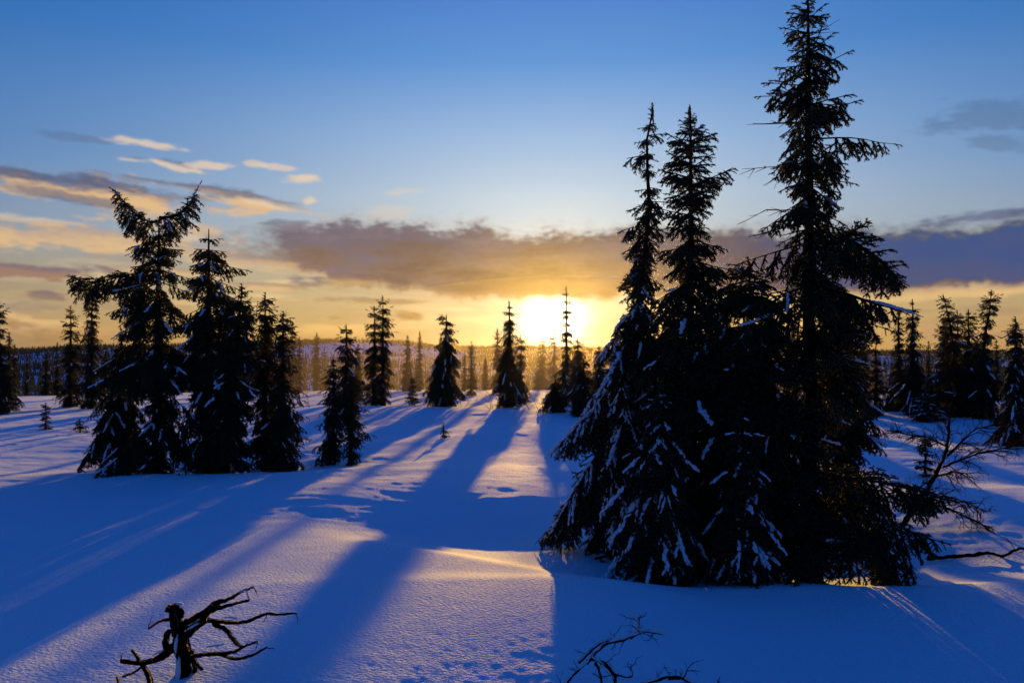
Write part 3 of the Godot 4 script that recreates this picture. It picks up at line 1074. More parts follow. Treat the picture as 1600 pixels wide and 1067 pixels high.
	spruce("spruce", "broken topped spruce with two upturned horn like boughs, left group", {"x": -4.89, "d": 11.0, "top": 3.557, "r": 0.085, "stem": [[-2.297, 0.0], [6.546, 0.0]], "prof": [[0.046, 1.397, 0.619], [0.356, 1.238, 0.584], [0.621, 0.973, 0.566], [0.886, 0.849, 0.566], [1.152, 1.105, 0.637], [1.594, 1.043, 0.619], [1.948, 0.867, 0.584], [2.213, 0.707, 0.548], [2.522, 0.884, 0.486], [2.743, 0.973, 0.424], [2.964, 0.619, 0.354], [3.141, 0.46, 0.371], [3.345, 0.248, 0.354], [3.495, 0.071, 0.071]], "extra": [[[[0.0, 3.468], [-0.195, 3.504], [-0.371, 3.628], [-0.486, 3.787], [-0.548, 3.875]], 0.015, 0.1, 1.0, 0.1], [[[0.0, 3.539], [0.203, 3.566], [0.354, 3.672], [0.424, 3.787], [0.46, 3.911]], 0.022, -0.1, 1.0, 0.05], [[[0.0, 3.345], [0.186, 3.345], [0.451, 3.327]], 0.008, 0.05, 0.5, 0.2], [[[0.0, 2.655], [-0.504, 2.726], [-0.946, 2.602], [-1.176, 2.726]], 0.018, 0.1, 1.0, 0.25], [[[0.0, 3.203], [-0.221, 3.15], [-0.398, 3.079]], 0.008, 0.05, 0.5, 0.2]], "near": true, "hang": 0.95, "dens": 2.1, "snow": 0.55, "snow_spray": 0.07, "snow_w": 1.5, "leader": false, "gap": 0.25, "droop": 0.9, "pitch_low": -0.4, "pitch_high": 0.1, "inner": 0.3, "big": 1.0, "seed": 21}, "spruces of the dark group on the left")
	spruce("spruce", "spruce with a blunt rounded tip right of the one with horn like boughs, left group", {"x": -4.238, "d": 11.1, "top": 3.422, "r": 0.07, "stem": [[-2.333, 0.0], [6.59, 0.0]], "prof": [[0.076, 0.821, 0.714], [0.522, 0.767, 0.714], [1.058, 0.714, 0.696], [1.593, 0.625, 0.642], [2.128, 0.535, 0.589], [2.396, 0.482, 0.66], [2.664, 0.393, 0.553], [2.976, 0.393, 0.518], [3.154, 0.303, 0.571], [3.288, 0.196, 0.268], [3.422, 0.036, 0.036]], "near": true, "hang": 1.0, "dens": 2.15, "snow": 0.5, "snow_spray": 0.05, "snow_w": 1.5, "gap": 0.18, "droop": 1.0, "pitch_low": -0.35, "pitch_high": 0.0, "leader": false, "inner": 0.2, "big": 1.0, "seed": 22}, "spruces of the dark group on the left")
	spruce("spruce", "slim spruce leaning among the lower boughs in the middle of the left group", {"x": -3.785, "d": 10.9, "top": 2.602, "r": 0.045, "stem": [[0.018, -0.14], [2.602, 0.088]], "prof": [[0.105, 0.543, 0.526], [0.543, 0.561, 0.508], [1.244, 0.491, 0.491], [1.945, 0.386, 0.403], [2.383, 0.21, 0.245], [2.602, 0.035, 0.035]], "near": true, "hang": 0.9, "dens": 1.15, "snow": 0.2, "snow_spray": 0.02, "gap": 0.25, "bare": 0.12, "pitch_low": -0.3, "pitch_high": 0.2, "seed": 23}, "spruces of the dark group on the left")
	spruce("spruce", "dense low skirted spruce at the outer left foot of the left group", {"x": -5.59, "d": 11.4, "top": 1.957, "r": 0.05, "stem": [[-2.442, 0.0], [6.722, 0.0]], "prof": [[-0.014, 0.898, 0.641], [0.49, 0.77, 0.605], [1.04, 0.568, 0.495], [1.59, 0.312, 0.312], [1.957, 0.027, 0.027]], "near": true, "hang": 0.8, "dens": 1.5, "snow": 0.45, "snow_spray": 0.08, "snow_w": 1.4, "gap": 0.25, "droop": 0.9, "pitch_low": -0.7, "pitch_high": 0.1, "lift": 0.3, "seed": 24}, "spruces of the dark group on the left")
	spruce("spruce", "thin double stemmed spruce, taller stem, right end of the left group", {"x": -3.599, "d": 11.6, "top": 2.53, "r": 0.04, "stem": [[-2.515, 0.0], [6.81, 0.0]], "prof": [[0.003, 0.336, 0.448], [0.283, 0.336, 0.41], [0.842, 0.317, 0.336], [1.402, 0.28, 0.28], [1.868, 0.224, 0.242], [2.148, 0.131, 0.224], [2.427, 0.149, 0.242], [2.53, 0.028, 0.028]], "hang": 0.9, "dens": 1.0, "snow": 0.15, "snow_spray": 0.01, "gap": 0.25, "bare": 0.08, "pitch_low": -0.3, "pitch_high": 0.3, "seed": 25}, "spruces of the dark group on the left")
	spruce("spruce", "thin spruce with drooping shoots, rightmost of the left group", {"x": -3.223, "d": 11.2, "top": 2.24, "r": 0.045, "stem": [[-2.369, 0.0], [6.634, 0.0]], "prof": [[0.016, 0.486, 0.45], [0.332, 0.45, 0.378], [0.872, 0.378, 0.378], [1.412, 0.252, 0.252], [1.862, 0.198, 0.216], [2.132, 0.09, 0.216], [2.24, 0.027, 0.027]], "near": true, "hang": 0.9, "dens": 1.05, "snow": 0.1, "snow_spray": 0.01, "gap": 0.25, "bare": 0.1, "pitch_low": -0.3, "pitch_high": 0.3, "seed": 26}, "spruces of the dark group on the left")
	spruce("spruce", "thin spruce with a bare lower stem and skirted foot, right of the left group", {"x": -2.341, "d": 11.6, "top": 1.355, "r": 0.028, "stem": [[-2.515, 0.0], [6.81, 0.0]], "prof": [[-0.044, 0.317, 0.28], [0.143, 0.298, 0.298], [0.376, 0.205, 0.186], [0.609, 0.186, 0.354], [0.842, 0.224, 0.373], [1.122, 0.149, 0.168], [1.355, 0.028, 0.028]], "near": true, "hang": 0.8, "dens": 1.1, "snow": 0.15, "snow_spray": 0.01, "gap": 0.3, "bare": 0.1, "seed": 27}, "small thin spruces standing right of the left group")
	spruce("spruce", "slim ragged spruce between the bare stemmed one and the left group", {"x": -2.646, "d": 11.8, "top": 1.586, "r": 0.028, "stem": [[-2.587, 0.0], [6.898, 0.0]], "prof": [[-0.121, 0.531, 0.285], [0.116, 0.417, 0.285], [0.448, 0.323, 0.228], [0.827, 0.285, 0.209], [1.207, 0.19, 0.152], [1.586, 0.028, 0.028]], "hang": 0.9, "dens": 1.1, "snow": 0.15, "snow_spray": 0.02, "gap": 0.25, "pitch_low": -0.5, "seed": 28}, "small thin spruces standing right of the left group")
	spruce("spruce", "pointed spruce standing behind the thin ragged ones, right of the left group", {"x": -3.956, "d": 19.0, "top": 2.311, "r": 0.06, "stem": [[-5.204, 0.0], [10.07, 0.0]], "prof": [[0.295, 0.596, 0.596], [0.6, 0.596, 0.596], [1.059, 0.556, 0.556], [1.517, 0.437, 0.477], [1.975, 0.278, 0.318], [2.311, 0.04, 0.04]], "hang": 0.7, "dens": 1.44, "snow": 0.25, "snow_spray": 0.03, "gap": 0.28, "big": 1.1, "step": 0.08, "top_step": 0.12, "tip": 0.09, "seed": 29})
	spruce("spruce", "narrow spruce, left stem of the tall close pair in the middle clearing", {"x": -4.148, "d": 24.0, "top": 3.05, "r": 0.07, "stem": [[-7.02, 0.0], [12.272, 0.0]], "prof": [[0.079, 0.521, 0.463], [0.697, 0.579, 0.405], [1.468, 0.492, 0.347], [2.24, 0.434, 0.318], [2.819, 0.289, 0.26], [3.05, 0.058, 0.058]], "hang": 0.7, "dens": 1.75, "snow": 0.15, "gap": 0.33, "big": 1.15, "step": 0.1, "inner": 0.1, "top_step": 0.12, "tip": 0.09, "seed": 31}, "lone spruces across the middle clearing")
	spruce("spruce", "narrow spruce, right and taller stem of the close pair in the middle clearing", {"x": -3.832, "d": 23.6, "top": 3.332, "r": 0.07, "stem": [[-6.875, 0.0], [12.096, 0.0]], "prof": [[0.106, 0.484, 0.427], [0.429, 0.427, 0.455], [1.093, 0.398, 0.484], [1.852, 0.341, 0.455], [2.611, 0.341, 0.427], [3.085, 0.199, 0.228], [3.332, 0.057, 0.057]], "hang": 0.7, "dens": 1.75, "snow": 0.15, "gap": 0.33, "big": 1.15, "step": 0.1, "inner": 0.1, "top_step": 0.12, "tip": 0.09, "seed": 32}, "lone spruces across the middle clearing")
	spruce("spruce", "hook topped dark spruce with a wide skirt, middle of the clearing left of the sun", {"x": -1.96, "d": 23.0, "top": 2.735, "r": 0.09, "stem": [[-0.001, -0.037], [1.478, 0.037], [2.587, 0.074]], "prof": [[0.073, 1.183, 0.887], [0.369, 1.302, 0.828], [0.739, 1.065, 0.769], [1.201, 0.769, 0.71], [1.571, 0.651, 0.532], [2.033, 0.532, 0.473], [2.366, 0.237, 0.414], [2.624, 0.355, 0.177], [2.735, 0.148, 0.089]], "extra": [[[[0.055, 2.587], [-0.074, 2.698], [-0.166, 2.624]], 0.02, 0.0, 0.9, 0.1]], "hang": 0.9, "dens": 1.44, "snow": 0.4, "snow_spray": 0.06, "gap": 0.23, "big": 1.15, "step": 0.09, "droop": 1.2, "pitch_low": -0.8, "pitch_high": -0.1, "inner": 0.08, "top_step": 0.12, "tip": 0.09, "seed": 33}, "lone spruces across the middle clearing")
	spruce("spruce", "tall golden edged spruce with a pointed tip just left of the sun", {"x": -0.071, "d": 22.2, "top": 3.092, "r": 0.09, "stem": [[-6.366, 0.0], [11.479, 0.0]], "prof": [[0.058, 1.338, 1.071], [0.558, 0.964, 0.857], [0.95, 0.696, 0.75], [1.397, 0.535, 0.642], [1.843, 0.428, 0.482], [2.378, 0.294, 0.294], [2.735, 0.187, 0.187], [3.092, 0.054, 0.054]], "hang": 0.8, "dens": 1.44, "snow": 0.5, "snow_spray": 0.08, "gap": 0.23, "big": 1.15, "step": 0.09, "droop": 1.1, "pitch_low": -0.75, "pitch_high": 0.1, "inner": 0.08, "top_step": 0.12, "tip": 0.09, "seed": 34}, "lone spruces across the middle clearing")
	spruce("spruce", "slight spruce tucked against the right side of the golden edged one", {"x": 0.276, "d": 24.5, "top": 2.212, "r": 0.05, "stem": [[-7.202, 0.0], [12.493, 0.0]], "prof": [[-0.112, 0.473, 0.473], [0.479, 0.473, 0.414], [1.267, 0.355, 0.325], [1.858, 0.266, 0.236], [2.212, 0.059, 0.059]], "hang": 0.7, "dens": 1.62, "snow": 0.3, "gap": 0.28, "big": 1.1, "step": 0.1, "top_step": 0.12, "tip": 0.09, "seed": 35})
	spruce("spruce", "thin spire like spruce standing in front of the sun", {"x": 1.64, "d": 24.0, "top": 3.629, "r": 0.06, "stem": [[-7.02, 0.0], [12.272, 0.0]], "prof": [[-0.075, 0.702, 0.594], [0.697, 0.594, 0.54], [1.468, 0.378, 0.324], [1.951, 0.162, 0.432], [2.24, 0.324, 0.297], [2.819, 0.108, 0.216], [3.398, 0.135, 0.135], [3.629, 0.054, 0.054]], "hang": 0.6, "dens": 1.75, "snow": 0.1, "gap": 0.38, "bare": 0.1, "big": 1.2, "step": 0.1, "top_step": 0.12, "tip": 0.09, "seed": 36}, "golden lit spruces by the sun")
	spruce("spruce", "bare broken stem with few twigs beside the spire like spruce before the sun", {"x": 2.494, "d": 47.0, "top": 3.136, "r": 0.045, "stem": [[-15.377, 0.0], [22.404, 0.0]], "prof": [[-1.776, 0.982, 0.982], [-0.265, 0.786, 0.786], [1.247, 0.589, 0.491], [2.191, 0.491, 0.196], [3.136, 0.147, 0.147]], "hang": 0.6, "dens": 2.0, "snow": 0.1, "gap": 0.38, "bare": 0.3, "big": 1.1, "step": 0.1, "leader": false, "top_step": 0.12, "tip": 0.09, "seed": 37}, "golden lit spruces by the sun")
	spruce("spruce", "short pointed spruce under the sun, leftmost of the golden lit clump", {"x": 1.736, "d": 45.0, "top": 2.423, "r": 0.05, "stem": [[-14.65, 0.0], [21.523, 0.0]], "prof": [[-1.628, 1.035, 1.035], [-0.543, 0.941, 0.846], [0.723, 0.658, 0.658], [1.809, 0.376, 0.376], [2.423, 0.094, 0.094]], "hang": 0.6, "dens": 1.62, "snow": 0.2, "gap": 0.28, "big": 1.1, "step": 0.1, "top_step": 0.12, "tip": 0.09, "seed": 38}, "golden lit spruces by the sun")
	spruce("spruce", "wide domed snowy spruce at the foot of the golden lit clump", {"x": 1.126, "d": 20.6, "top": 1.038, "r": 0.07, "stem": [[-5.785, 0.0], [10.775, 0.0]], "prof": [[-0.072, 1.295, 1.576], [0.177, 1.182, 1.295], [0.508, 0.901, 0.901], [0.839, 0.507, 0.563], [1.038, 0.113, 0.113]], "hang": 0.9, "dens": 1.0, "snow": 0.4, "snow_spray": 0.06, "gap": 0.18, "big": 1.2, "step": 0.08, "droop": 1.2, "pitch_low": -0.9, "pitch_high": -0.1, "lift": 0.2, "leader": false, "top_step": 0.12, "tip": 0.09, "seed": 39}, "golden lit spruces by the sun")
	spruce("spruce", "low round spruce right of the domed one, touching the dark right cluster", {"x": 1.765, "d": 19.6, "top": 1.511, "r": 0.06, "stem": [[-5.422, 0.0], [10.334, 0.0]], "prof": [[0.014, 0.857, 0.696], [0.566, 0.696, 0.643], [1.038, 0.429, 0.429], [1.511, 0.08, 0.08]], "hang": 0.8, "dens": 1.12, "snow": 0.3, "snow_spray": 0.04, "gap": 0.23, "big": 1.2, "step": 0.08, "top_step": 0.12, "tip": 0.09, "seed": 40}, "golden lit spruces by the sun")
	spruce("spruce", "pointed spruce seen between the boughs right of the tallest trunk", {"x": 8.744, "d": 21.0, "top": 2.983, "r": 0.07, "stem": [[-5.93, 0.0], [10.951, 0.0]], "prof": [[0.147, 0.658, 0.658], [0.822, 0.571, 0.614], [1.497, 0.439, 0.483], [2.004, 0.395, 0.395], [2.51, 0.307, 0.285], [2.983, 0.044, 0.044]], "hang": 0.6, "dens": 1.5, "snow": 0.2, "gap": 0.28, "big": 1.1, "step": 0.09, "pitch_low": -0.3, "top_step": 0.12, "tip": 0.09, "seed": 41}, "spruces across the bog behind the right cluster")
	spruce("spruce", "short bushy spruce close to the pointed one, right of the tallest trunk", {"x": 9.585, "d": 22.0, "top": 2.337, "r": 0.06, "stem": [[-6.294, 0.0], [11.391, 0.0]], "prof": [[0.073, 0.598, 0.598], [0.604, 0.506, 0.552], [1.311, 0.414, 0.414], [1.93, 0.253, 0.299], [2.337, 0.046, 0.046]], "hang": 0.7, "dens": 1.5, "snow": 0.2, "gap": 0.28, "big": 1.1, "step": 0.09, "top_step": 0.12, "tip": 0.09, "seed": 42}, "spruces across the bog behind the right cluster")
	spruce("spruce", "small spruce with upturned branch ends between two taller ones on the right", {"x": 9.377, "d": 20.5, "top": 2.095, "r": 0.05, "stem": [[-5.749, 0.0], [10.731, 0.0]], "prof": [[0.102, 0.557, 0.557], [0.514, 0.514, 0.514], [1.008, 0.386, 0.428], [1.42, 0.214, 0.343], [1.832, 0.193, 0.193], [2.095, 0.043, 0.043]], "hang": 0.5, "dens": 1.62, "snow": 0.15, "gap": 0.28, "big": 1.2, "step": 0.09, "lift": 0.9, "top_step": 0.12, "tip": 0.09, "seed": 43}, "spruces across the bog behind the right cluster")
	spruce("spruce", "lone dense topped spruce with thick trunk and ragged lower boughs, right side", {"x": 10.332, "d": 20.5, "top": 3.018, "r": 0.1, "stem": [[-5.749, 0.0], [10.731, 0.0]], "prof": [[0.102, 0.692, 0.6], [0.514, 0.6, 0.461], [0.843, 0.692, 0.646], [1.255, 0.554, 0.554], [1.667, 0.231, 0.415], [1.914, 0.346, 0.323], [2.326, 0.3, 0.323], [2.821, 0.208, 0.208], [3.018, 0.069, 0.069]], "hang": 0.85, "dens": 1.44, "snow": 0.45, "snow_spray": 0.04, "gap": 0.33, "big": 1.1, "step": 0.09, "pitch_low": -0.5, "pitch_high": 0.2, "inner": 0.08, "top_step": 0.12, "tip": 0.09, "seed": 44}, "spruces across the bog behind the right cluster")
	spruce("spruce", "spruce whose thin tip leans left, leftmost of the dense group at the right edge", {"x": 11.125, "d": 20.0, "top": 3.099, "r": 0.07, "stem": [[0.06, 0.064], [1.829, -0.032], [2.472, -0.129], [3.099, -0.273]], "prof": [[0.141, 0.723, 0.723], [0.542, 0.723, 0.675], [1.186, 0.675, 0.627], [1.829, 0.579, 0.482], [2.311, 0.338, 0.193], [2.697, 0.241, 0.096], [2.922, 0.289, 0.193], [3.099, 0.072, 0.072]], "hang": 0.8, "dens": 1.38, "snow": 0.2, "gap": 0.28, "big": 1.1, "step": 0.09, "top_step": 0.12, "tip": 0.09, "seed": 45}, "spruces across the bog behind the right cluster")
	spruce("spruce", "short spruce next to the left leaning one in the dense group at the right edge", {"x": 12.046, "d": 21.5, "top": 2.789, "r": 0.06, "stem": [[-6.112, 0.0], [11.171, 0.0]], "prof": [[0.024, 0.726, 0.726], [0.801, 0.674, 0.674], [1.665, 0.518, 0.518], [2.357, 0.311, 0.311], [2.789, 0.052, 0.052]], "hang": 0.8, "dens": 1.38, "snow": 0.2, "gap": 0.28, "big": 1.1, "step": 0.09, "top_step": 0.12, "tip": 0.09, "seed": 46}, "spruces across the bog behind the right cluster")
	spruce("spruce", "thick dark spruce in the middle of the dense group at the right edge", {"x": 11.709, "d": 20.4, "top": 2.75, "r": 0.07, "stem": [[-5.712, 0.0], [10.686, 0.0]], "prof": [[0.109, 0.738, 0.738], [0.847, 0.64, 0.64], [1.667, 0.443, 0.492], [2.405, 0.271, 0.295], [2.75, 0.049, 0.049]], "hang": 0.8, "dens": 1.25, "snow": 0.25, "gap": 0.23, "big": 1.1, "step": 0.09, "top_step": 0.12, "tip": 0.09, "seed": 47}, "spruces across the bog behind the right cluster")
	spruce("spruce", "kinked spruce with tufted tip, tallest of the dense group at the right edge", {"x": 11.675, "d": 19.6, "top": 3.181, "r": 0.07, "stem": [[-0.065, -0.079], [1.668, -0.063], [2.22, 0.0], [2.614, 0.095], [3.181, 0.142]], "prof": [[0.093, 0.756, 0.709], [0.881, 0.662, 0.662], [1.668, 0.473, 0.567], [2.141, 0.331, 0.331], [2.377, 0.095, 0.142], [2.614, 0.307, 0.284], [2.929, 0.236, 0.284], [3.181, 0.071, 0.071]], "hang": 0.8, "dens": 1.38, "snow": 0.2, "gap": 0.28, "big": 1.1, "step": 0.09, "top_step": 0.12, "tip": 0.09, "seed": 48}, "spruces across the bog behind the right cluster")
	spruce("spruce", "snow draped spruce with pale hanging boughs, nearest at the right edge", {"x": 8.868, "d": 14.0, "top": 2.285, "r": 0.07, "stem": [[-3.387, 0.0], [7.867, 0.0]], "prof": [[-0.011, 0.518, 0.45], [0.552, 0.563, 0.405], [1.002, 0.45, 0.338], [1.34, 0.293, 0.293], [1.79, 0.248, 0.225], [2.071, 0.158, 0.113], [2.285, 0.023, 0.023]], "hang": 0.9, "dens": 1.0, "snow": 0.6, "snow_spray": 0.16, "gap": 0.2, "big": 1.1, "droop": 1.1, "pitch_low": -0.7, "pitch_high": 0.2, "seed": 49}, "spruces across the bog behind the right cluster")
	spruce("spruce", "dark low spruce closing the gap under the lone dense topped one", {"x": 10.611, "d": 22.0, "top": 0.957, "r": 0.06, "stem": [[-6.294, 0.0], [11.391, 0.0]], "prof": [[-0.015, 1.082, 1.082], [0.604, 0.782, 0.782], [0.957, 0.12, 0.12]], "hang": 0.8, "dens": 1.12, "snow": 0.3, "gap": 0.18, "big": 1.1, "step": 0.09, "leader": false, "top_step": 0.12, "tip": 0.09, "seed": 50}, "spruces across the bog behind the right cluster")
	spruce("spruce", "low wide spruce at the foot of the dense group at the right edge", {"x": 10.004, "d": 19.0, "top": 0.906, "r": 0.06, "stem": [[-5.204, 0.0], [10.07, 0.0]], "prof": [[0.142, 0.935, 0.987], [0.6, 0.623, 0.675], [0.906, 0.104, 0.104]], "hang": 0.8, "dens": 1.12, "snow": 0.3, "gap": 0.18, "big": 1.1, "step": 0.09, "leader": false, "top_step": 0.12, "tip": 0.09, "seed": 51}, "spruces across the bog behind the right cluster")
	spruce("spruce", "bushy spruce in the golden light just right of the spire like one", {"x": 2.07, "d": 25.0, "top": 2.102, "r": 0.06, "stem": [[-7.384, 0.0], [12.713, 0.0]], "prof": [[-0.35, 0.683, 0.643], [0.595, 0.603, 0.563], [1.198, 0.442, 0.482], [1.7, 0.301, 0.281], [2.102, 0.06, 0.06]], "hang": 0.85, "dens": 1.2, "snow": 0.3, "snow_spray": 0.05, "gap": 0.2, "big": 1.15, "step": 0.08, "top_step": 0.11, "droop": 1.0, "pitch_low": -0.6, "pitch_high": 0.2, "seed": 150}, "golden lit spruces by the sun")
	spruce("spruce", "bushy spruce under the sun, partly hidden by the bent spruce", {"x": 2.514, "d": 23.0, "top": 1.848, "r": 0.06, "stem": [[-6.657, 0.0], [11.832, 0.0]], "prof": [[-0.186, 0.629, 0.592], [0.461, 0.555, 0.518], [1.016, 0.407, 0.444], [1.478, 0.277, 0.259], [1.848, 0.055, 0.055]], "hang": 0.85, "dens": 1.2, "snow": 0.3, "snow_spray": 0.05, "gap": 0.2, "big": 1.15, "step": 0.08, "top_step": 0.11, "droop": 1.0, "pitch_low": -0.6, "pitch_high": 0.2, "seed": 151}, "golden lit spruces by the sun")
	spruce("spruce", "low bushy spruce in front of the spire like one", {"x": 1.453, "d": 22.6, "top": 1.373, "r": 0.06, "stem": [[-6.512, 0.0], [11.656, 0.0]], "prof": [[-0.153, 0.618, 0.581], [0.01, 0.545, 0.509], [0.555, 0.4, 0.436], [1.01, 0.273, 0.254], [1.373, 0.055, 0.055]], "hang": 0.85, "dens": 1.2, "snow": 0.3, "snow_spray": 0.05, "gap": 0.2, "big": 1.15, "step": 0.08, "top_step": 0.11, "droop": 1.0, "pitch_low": -0.6, "pitch_high": 0.2, "seed": 152}, "golden lit spruces by the sun")
	spruce("spruce", "dark spruce behind the bent spruce and the pointed one, glimpsed through the right cluster", {"x": 4.486, "d": 22.5, "top": 2.568, "r": 0.07, "stem": [[-6.475, 0.0], [11.612, 0.0]], "prof": [[-0.054, 0.506, 0.506], [0.759, 0.47, 0.47], [1.483, 0.362, 0.362], [2.116, 0.217, 0.217], [2.568, 0.036, 0.036]], "hang": 0.8, "dens": 1.3, "snow": 0.2, "gap": 0.2, "big": 1.1, "step": 0.09, "top_step": 0.12, "seed": 130}, "spruces behind the right cluster, glimpsed between its stems")
	spruce("spruce", "dark spruce just right of the pointed spruce, glimpsed through the right cluster", {"x": 6.019, "d": 24.0, "top": 2.896, "r": 0.07, "stem": [[-7.02, 0.0], [12.272, 0.0]], "prof": [[-0.171, 0.594, 0.594], [0.967, 0.552, 0.552], [1.739, 0.424, 0.424], [2.414, 0.255, 0.255], [2.896, 0.039, 0.039]], "hang": 0.8, "dens": 1.3, "snow": 0.2, "gap": 0.2, "big": 1.1, "step": 0.09, "top_step": 0.12, "seed": 131}, "spruces behind the right cluster, glimpsed between its stems")
	spruce("spruce", "dark spruce behind the dense spruce left of the tallest, glimpsed through the right cluster", {"x": 6.049, "d": 21.5, "top": 2.184, "r": 0.07, "stem": [[-6.112, 0.0], [11.171, 0.0]], "prof": [[0.024, 0.581, 0.581], [0.456, 0.539, 0.539], [1.147, 0.415, 0.415], [1.752, 0.249, 0.249], [2.184, 0.035, 0.035]], "hang": 0.8, "dens": 1.3, "snow": 0.2, "gap": 0.2, "big": 1.1, "step": 0.09, "top_step": 0.12, "seed": 132}, "spruces behind the right cluster, glimpsed between its stems")
	spruce("spruce", "dark spruce close behind the tallest, left of its trunk, glimpsed through the right cluster", {"x": 7.322, "d": 23.0, "top": 2.661, "r": 0.07, "stem": [[-6.657, 0.0], [11.832, 0.0]], "prof": [[-0.093, 0.518, 0.518], [0.813, 0.481, 0.481], [1.552, 0.37, 0.37], [2.199, 0.222, 0.222], [2.661, 0.037, 0.037]], "hang": 0.8, "dens": 1.3, "snow": 0.2, "gap": 0.2, "big": 1.1, "step": 0.09, "top_step": 0.12, "seed": 133}, "spruces behind the right cluster, glimpsed between its stems")
	spruce("spruce", "dark spruce low behind the trunk of the tallest, glimpsed through the right cluster", {"x": 7.293, "d": 21.0, "top": 2.088, "r": 0.07, "stem": [[-5.93, 0.0], [10.951, 0.0]], "prof": [[0.063, 0.567, 0.567], [0.4, 0.527, 0.527], [1.075, 0.405, 0.405], [1.666, 0.243, 0.243], [2.088, 0.034, 0.034]], "hang": 0.8, "dens": 1.3, "snow": 0.2, "gap": 0.2, "big": 1.1, "step": 0.09, "top_step": 0.12, "seed": 134}, "spruces behind the right cluster, glimpsed between its stems")
	spruce("spruce", "pointed spruce left of the left group, shorter of two against the glowing sky", {"x": -13.312, "d": 24.0, "top": 3.05, "r": 0.06, "stem": [[-7.02, 0.0], [12.272, 0.0]], "prof": [[0.697, 0.552, 0.552], [1.372, 0.451, 0.502], [2.047, 0.351, 0.451], [2.626, 0.251, 0.251], [3.05, 0.05, 0.05]], "hang": 0.7, "dens": 1.5, "snow": 0.2, "gap": 0.28, "big": 1.15, "step": 0.1, "top_step": 0.12, "tip": 0.09, "seed": 61}, "spruces beyond the left group")
	spruce("spruce", "spruce seen under the long left bough of the left group, touching it", {"x": -12.147, "d": 23.0, "top": 3.475, "r": 0.06, "stem": [[-6.657, 0.0], [11.832, 0.0]], "prof": [[0.739, 0.577, 0.577], [1.293, 0.481, 0.481], [2.033, 0.409, 0.409], [2.587, 0.288, 0.288], [3.05, 0.24, 0.24], [3.475, 0.048, 0.048]], "hang": 0.8, "dens": 1.44, "snow": 0.2, "gap": 0.28, "big": 1.15, "step": 0.1, "top_step": 0.12, "tip": 0.09, "seed": 62}, "spruces beyond the left group")
	spruce("spruce", "spruce cut by the left edge of the frame", {"x": -13.539, "d": 21.0, "top": 2.983, "r": 0.06, "stem": [[-5.93, 0.0], [10.951, 0.0]], "prof": [[0.485, 0.439, 0.439], [0.991, 0.439, 0.483], [1.497, 0.351, 0.439], [2.004, 0.263, 0.395], [2.426, 0.219, 0.176], [2.679, 0.263, 0.307], [2.983, 0.044, 0.044]], "hang": 0.8, "dens": 1.5, "snow": 0.2, "gap": 0.33, "big": 1.1, "step": 0.09, "top_step": 0.12, "tip": 0.09, "seed": 63}, "spruces beyond the left group")
	spruce("spruce", "collapsed dark spruce lying low under snow at the left edge", {"x": -14.042, "d": 22.0, "top": 1.382, "r": 0.06, "stem": [[-6.294, 0.0], [11.391, 0.0]], "prof": [[0.78, 0.46, 0.598], [1.046, 0.322, 0.368], [1.382, 0.069, 0.069]], "hang": 0.8, "dens": 1.0, "snow": 0.6, "snow_spray": 0.1, "gap": 0.18, "big": 1.1, "step": 0.08, "leader": false, "pitch_low": -0.5, "top_step": 0.12, "tip": 0.09, "seed": 64}, "spruces beyond the left group")


# the loose row of trees where the bog falls away, each one its own, some near copies
const ORDINALS := ["first", "second", "third", "fourth", "fifth", "sixth", "seventh", "eighth", "ninth", "tenth", "eleventh", "twelfth", "thirteenth", "fourteenth", "fifteenth", "sixteenth", "seventeenth", "eighteenth", "nineteenth", "twentieth", "twenty-first", "twenty-second"]


func make_treeline() -> void:
	rng.seed = 4
	var protos := []
	for k in 5:
		var w := [0.16, 0.20, 0.13, 0.24, 0.18][k] as float
		protos.append({"d": 33.0 + k, "top": 1.55 + 0.25 * k, "r": 0.05, "w": w})
	# left end, right end, count, nearest, farthest, heights, where it stands
	var runs := [
		[-33.0, -26.0, 9, 30.0, 60.0, "below the hill at far left"],
		[-19.0, -8.5, 22, 30.0, 70.0, "in the far row left of the clearing"],
		[-8.5, -1.0, 16, 30.0, 75.0, "in the far row behind the hook topped spruce"],
		[-1.0, 6.0, 14, 46.0, 80.0, "in the hazy row under the sun"],
		[19.0, 33.0, 22, 27.0, 60.0, "in the far row at right"],
	]
	var made := []
	var at := 0
	for run in runs:
		for i in int(run[2]):
			var az := deg_to_rad(lerpf(run[0], run[1], (i + rnd(0.0, 1.0)) / int(run[2])))
			var r := rnd(run[3], run[4])
			var x := sin(az) * r
			var d := cos(az) * r
			var gy := ground_y(x, -d)
			var sc := rnd(0.55, 1.25)
			var label: String = ("low" if sc < 0.75 else ("small" if sc < 1.0 else "taller")) + " dark spruce, " + ORDINALS[i] + " from the left " + str(run[5])
			var group := "spruces " + str(run[5])
			var o: Node3D
			if made.size() < 6:
				var save := rng.state
				var h := 2.5
				var w := [0.36, 0.44, 0.30, 0.52, 0.40, 0.34][made.size()] as float
				o = spruce("spruce", label, {"x": x, "d": d, "top": gy + h, "r": 0.06, "prof": [[gy, w, w], [gy + h * 0.3, w * 0.85, w * 0.85], [gy + h * 0.7, w * 0.5, w * 0.45], [gy + h, 0.05, 0.05]], "hang": 0.8, "dens": 1.5, "snow": 0.25, "gap": 0.2, "big": 1.6, "step": 0.13, "seed": 80 + made.size()}, group)
				made.append(o)
				rng.state = save
			else:
				o = made[at % 6].duplicate()
				at += 1
				o.name = numbered("spruce")
				add_child(o)
				o.position = Vector3(x, gy, -d)
				o.set_meta("label", label)
				o.set_meta("group", group)
			o.rotation.y = rng.randf() * TAU
			o.scale = Vector3(sc * rnd(0.85, 1.15), sc, sc * rnd(0.85, 1.15))


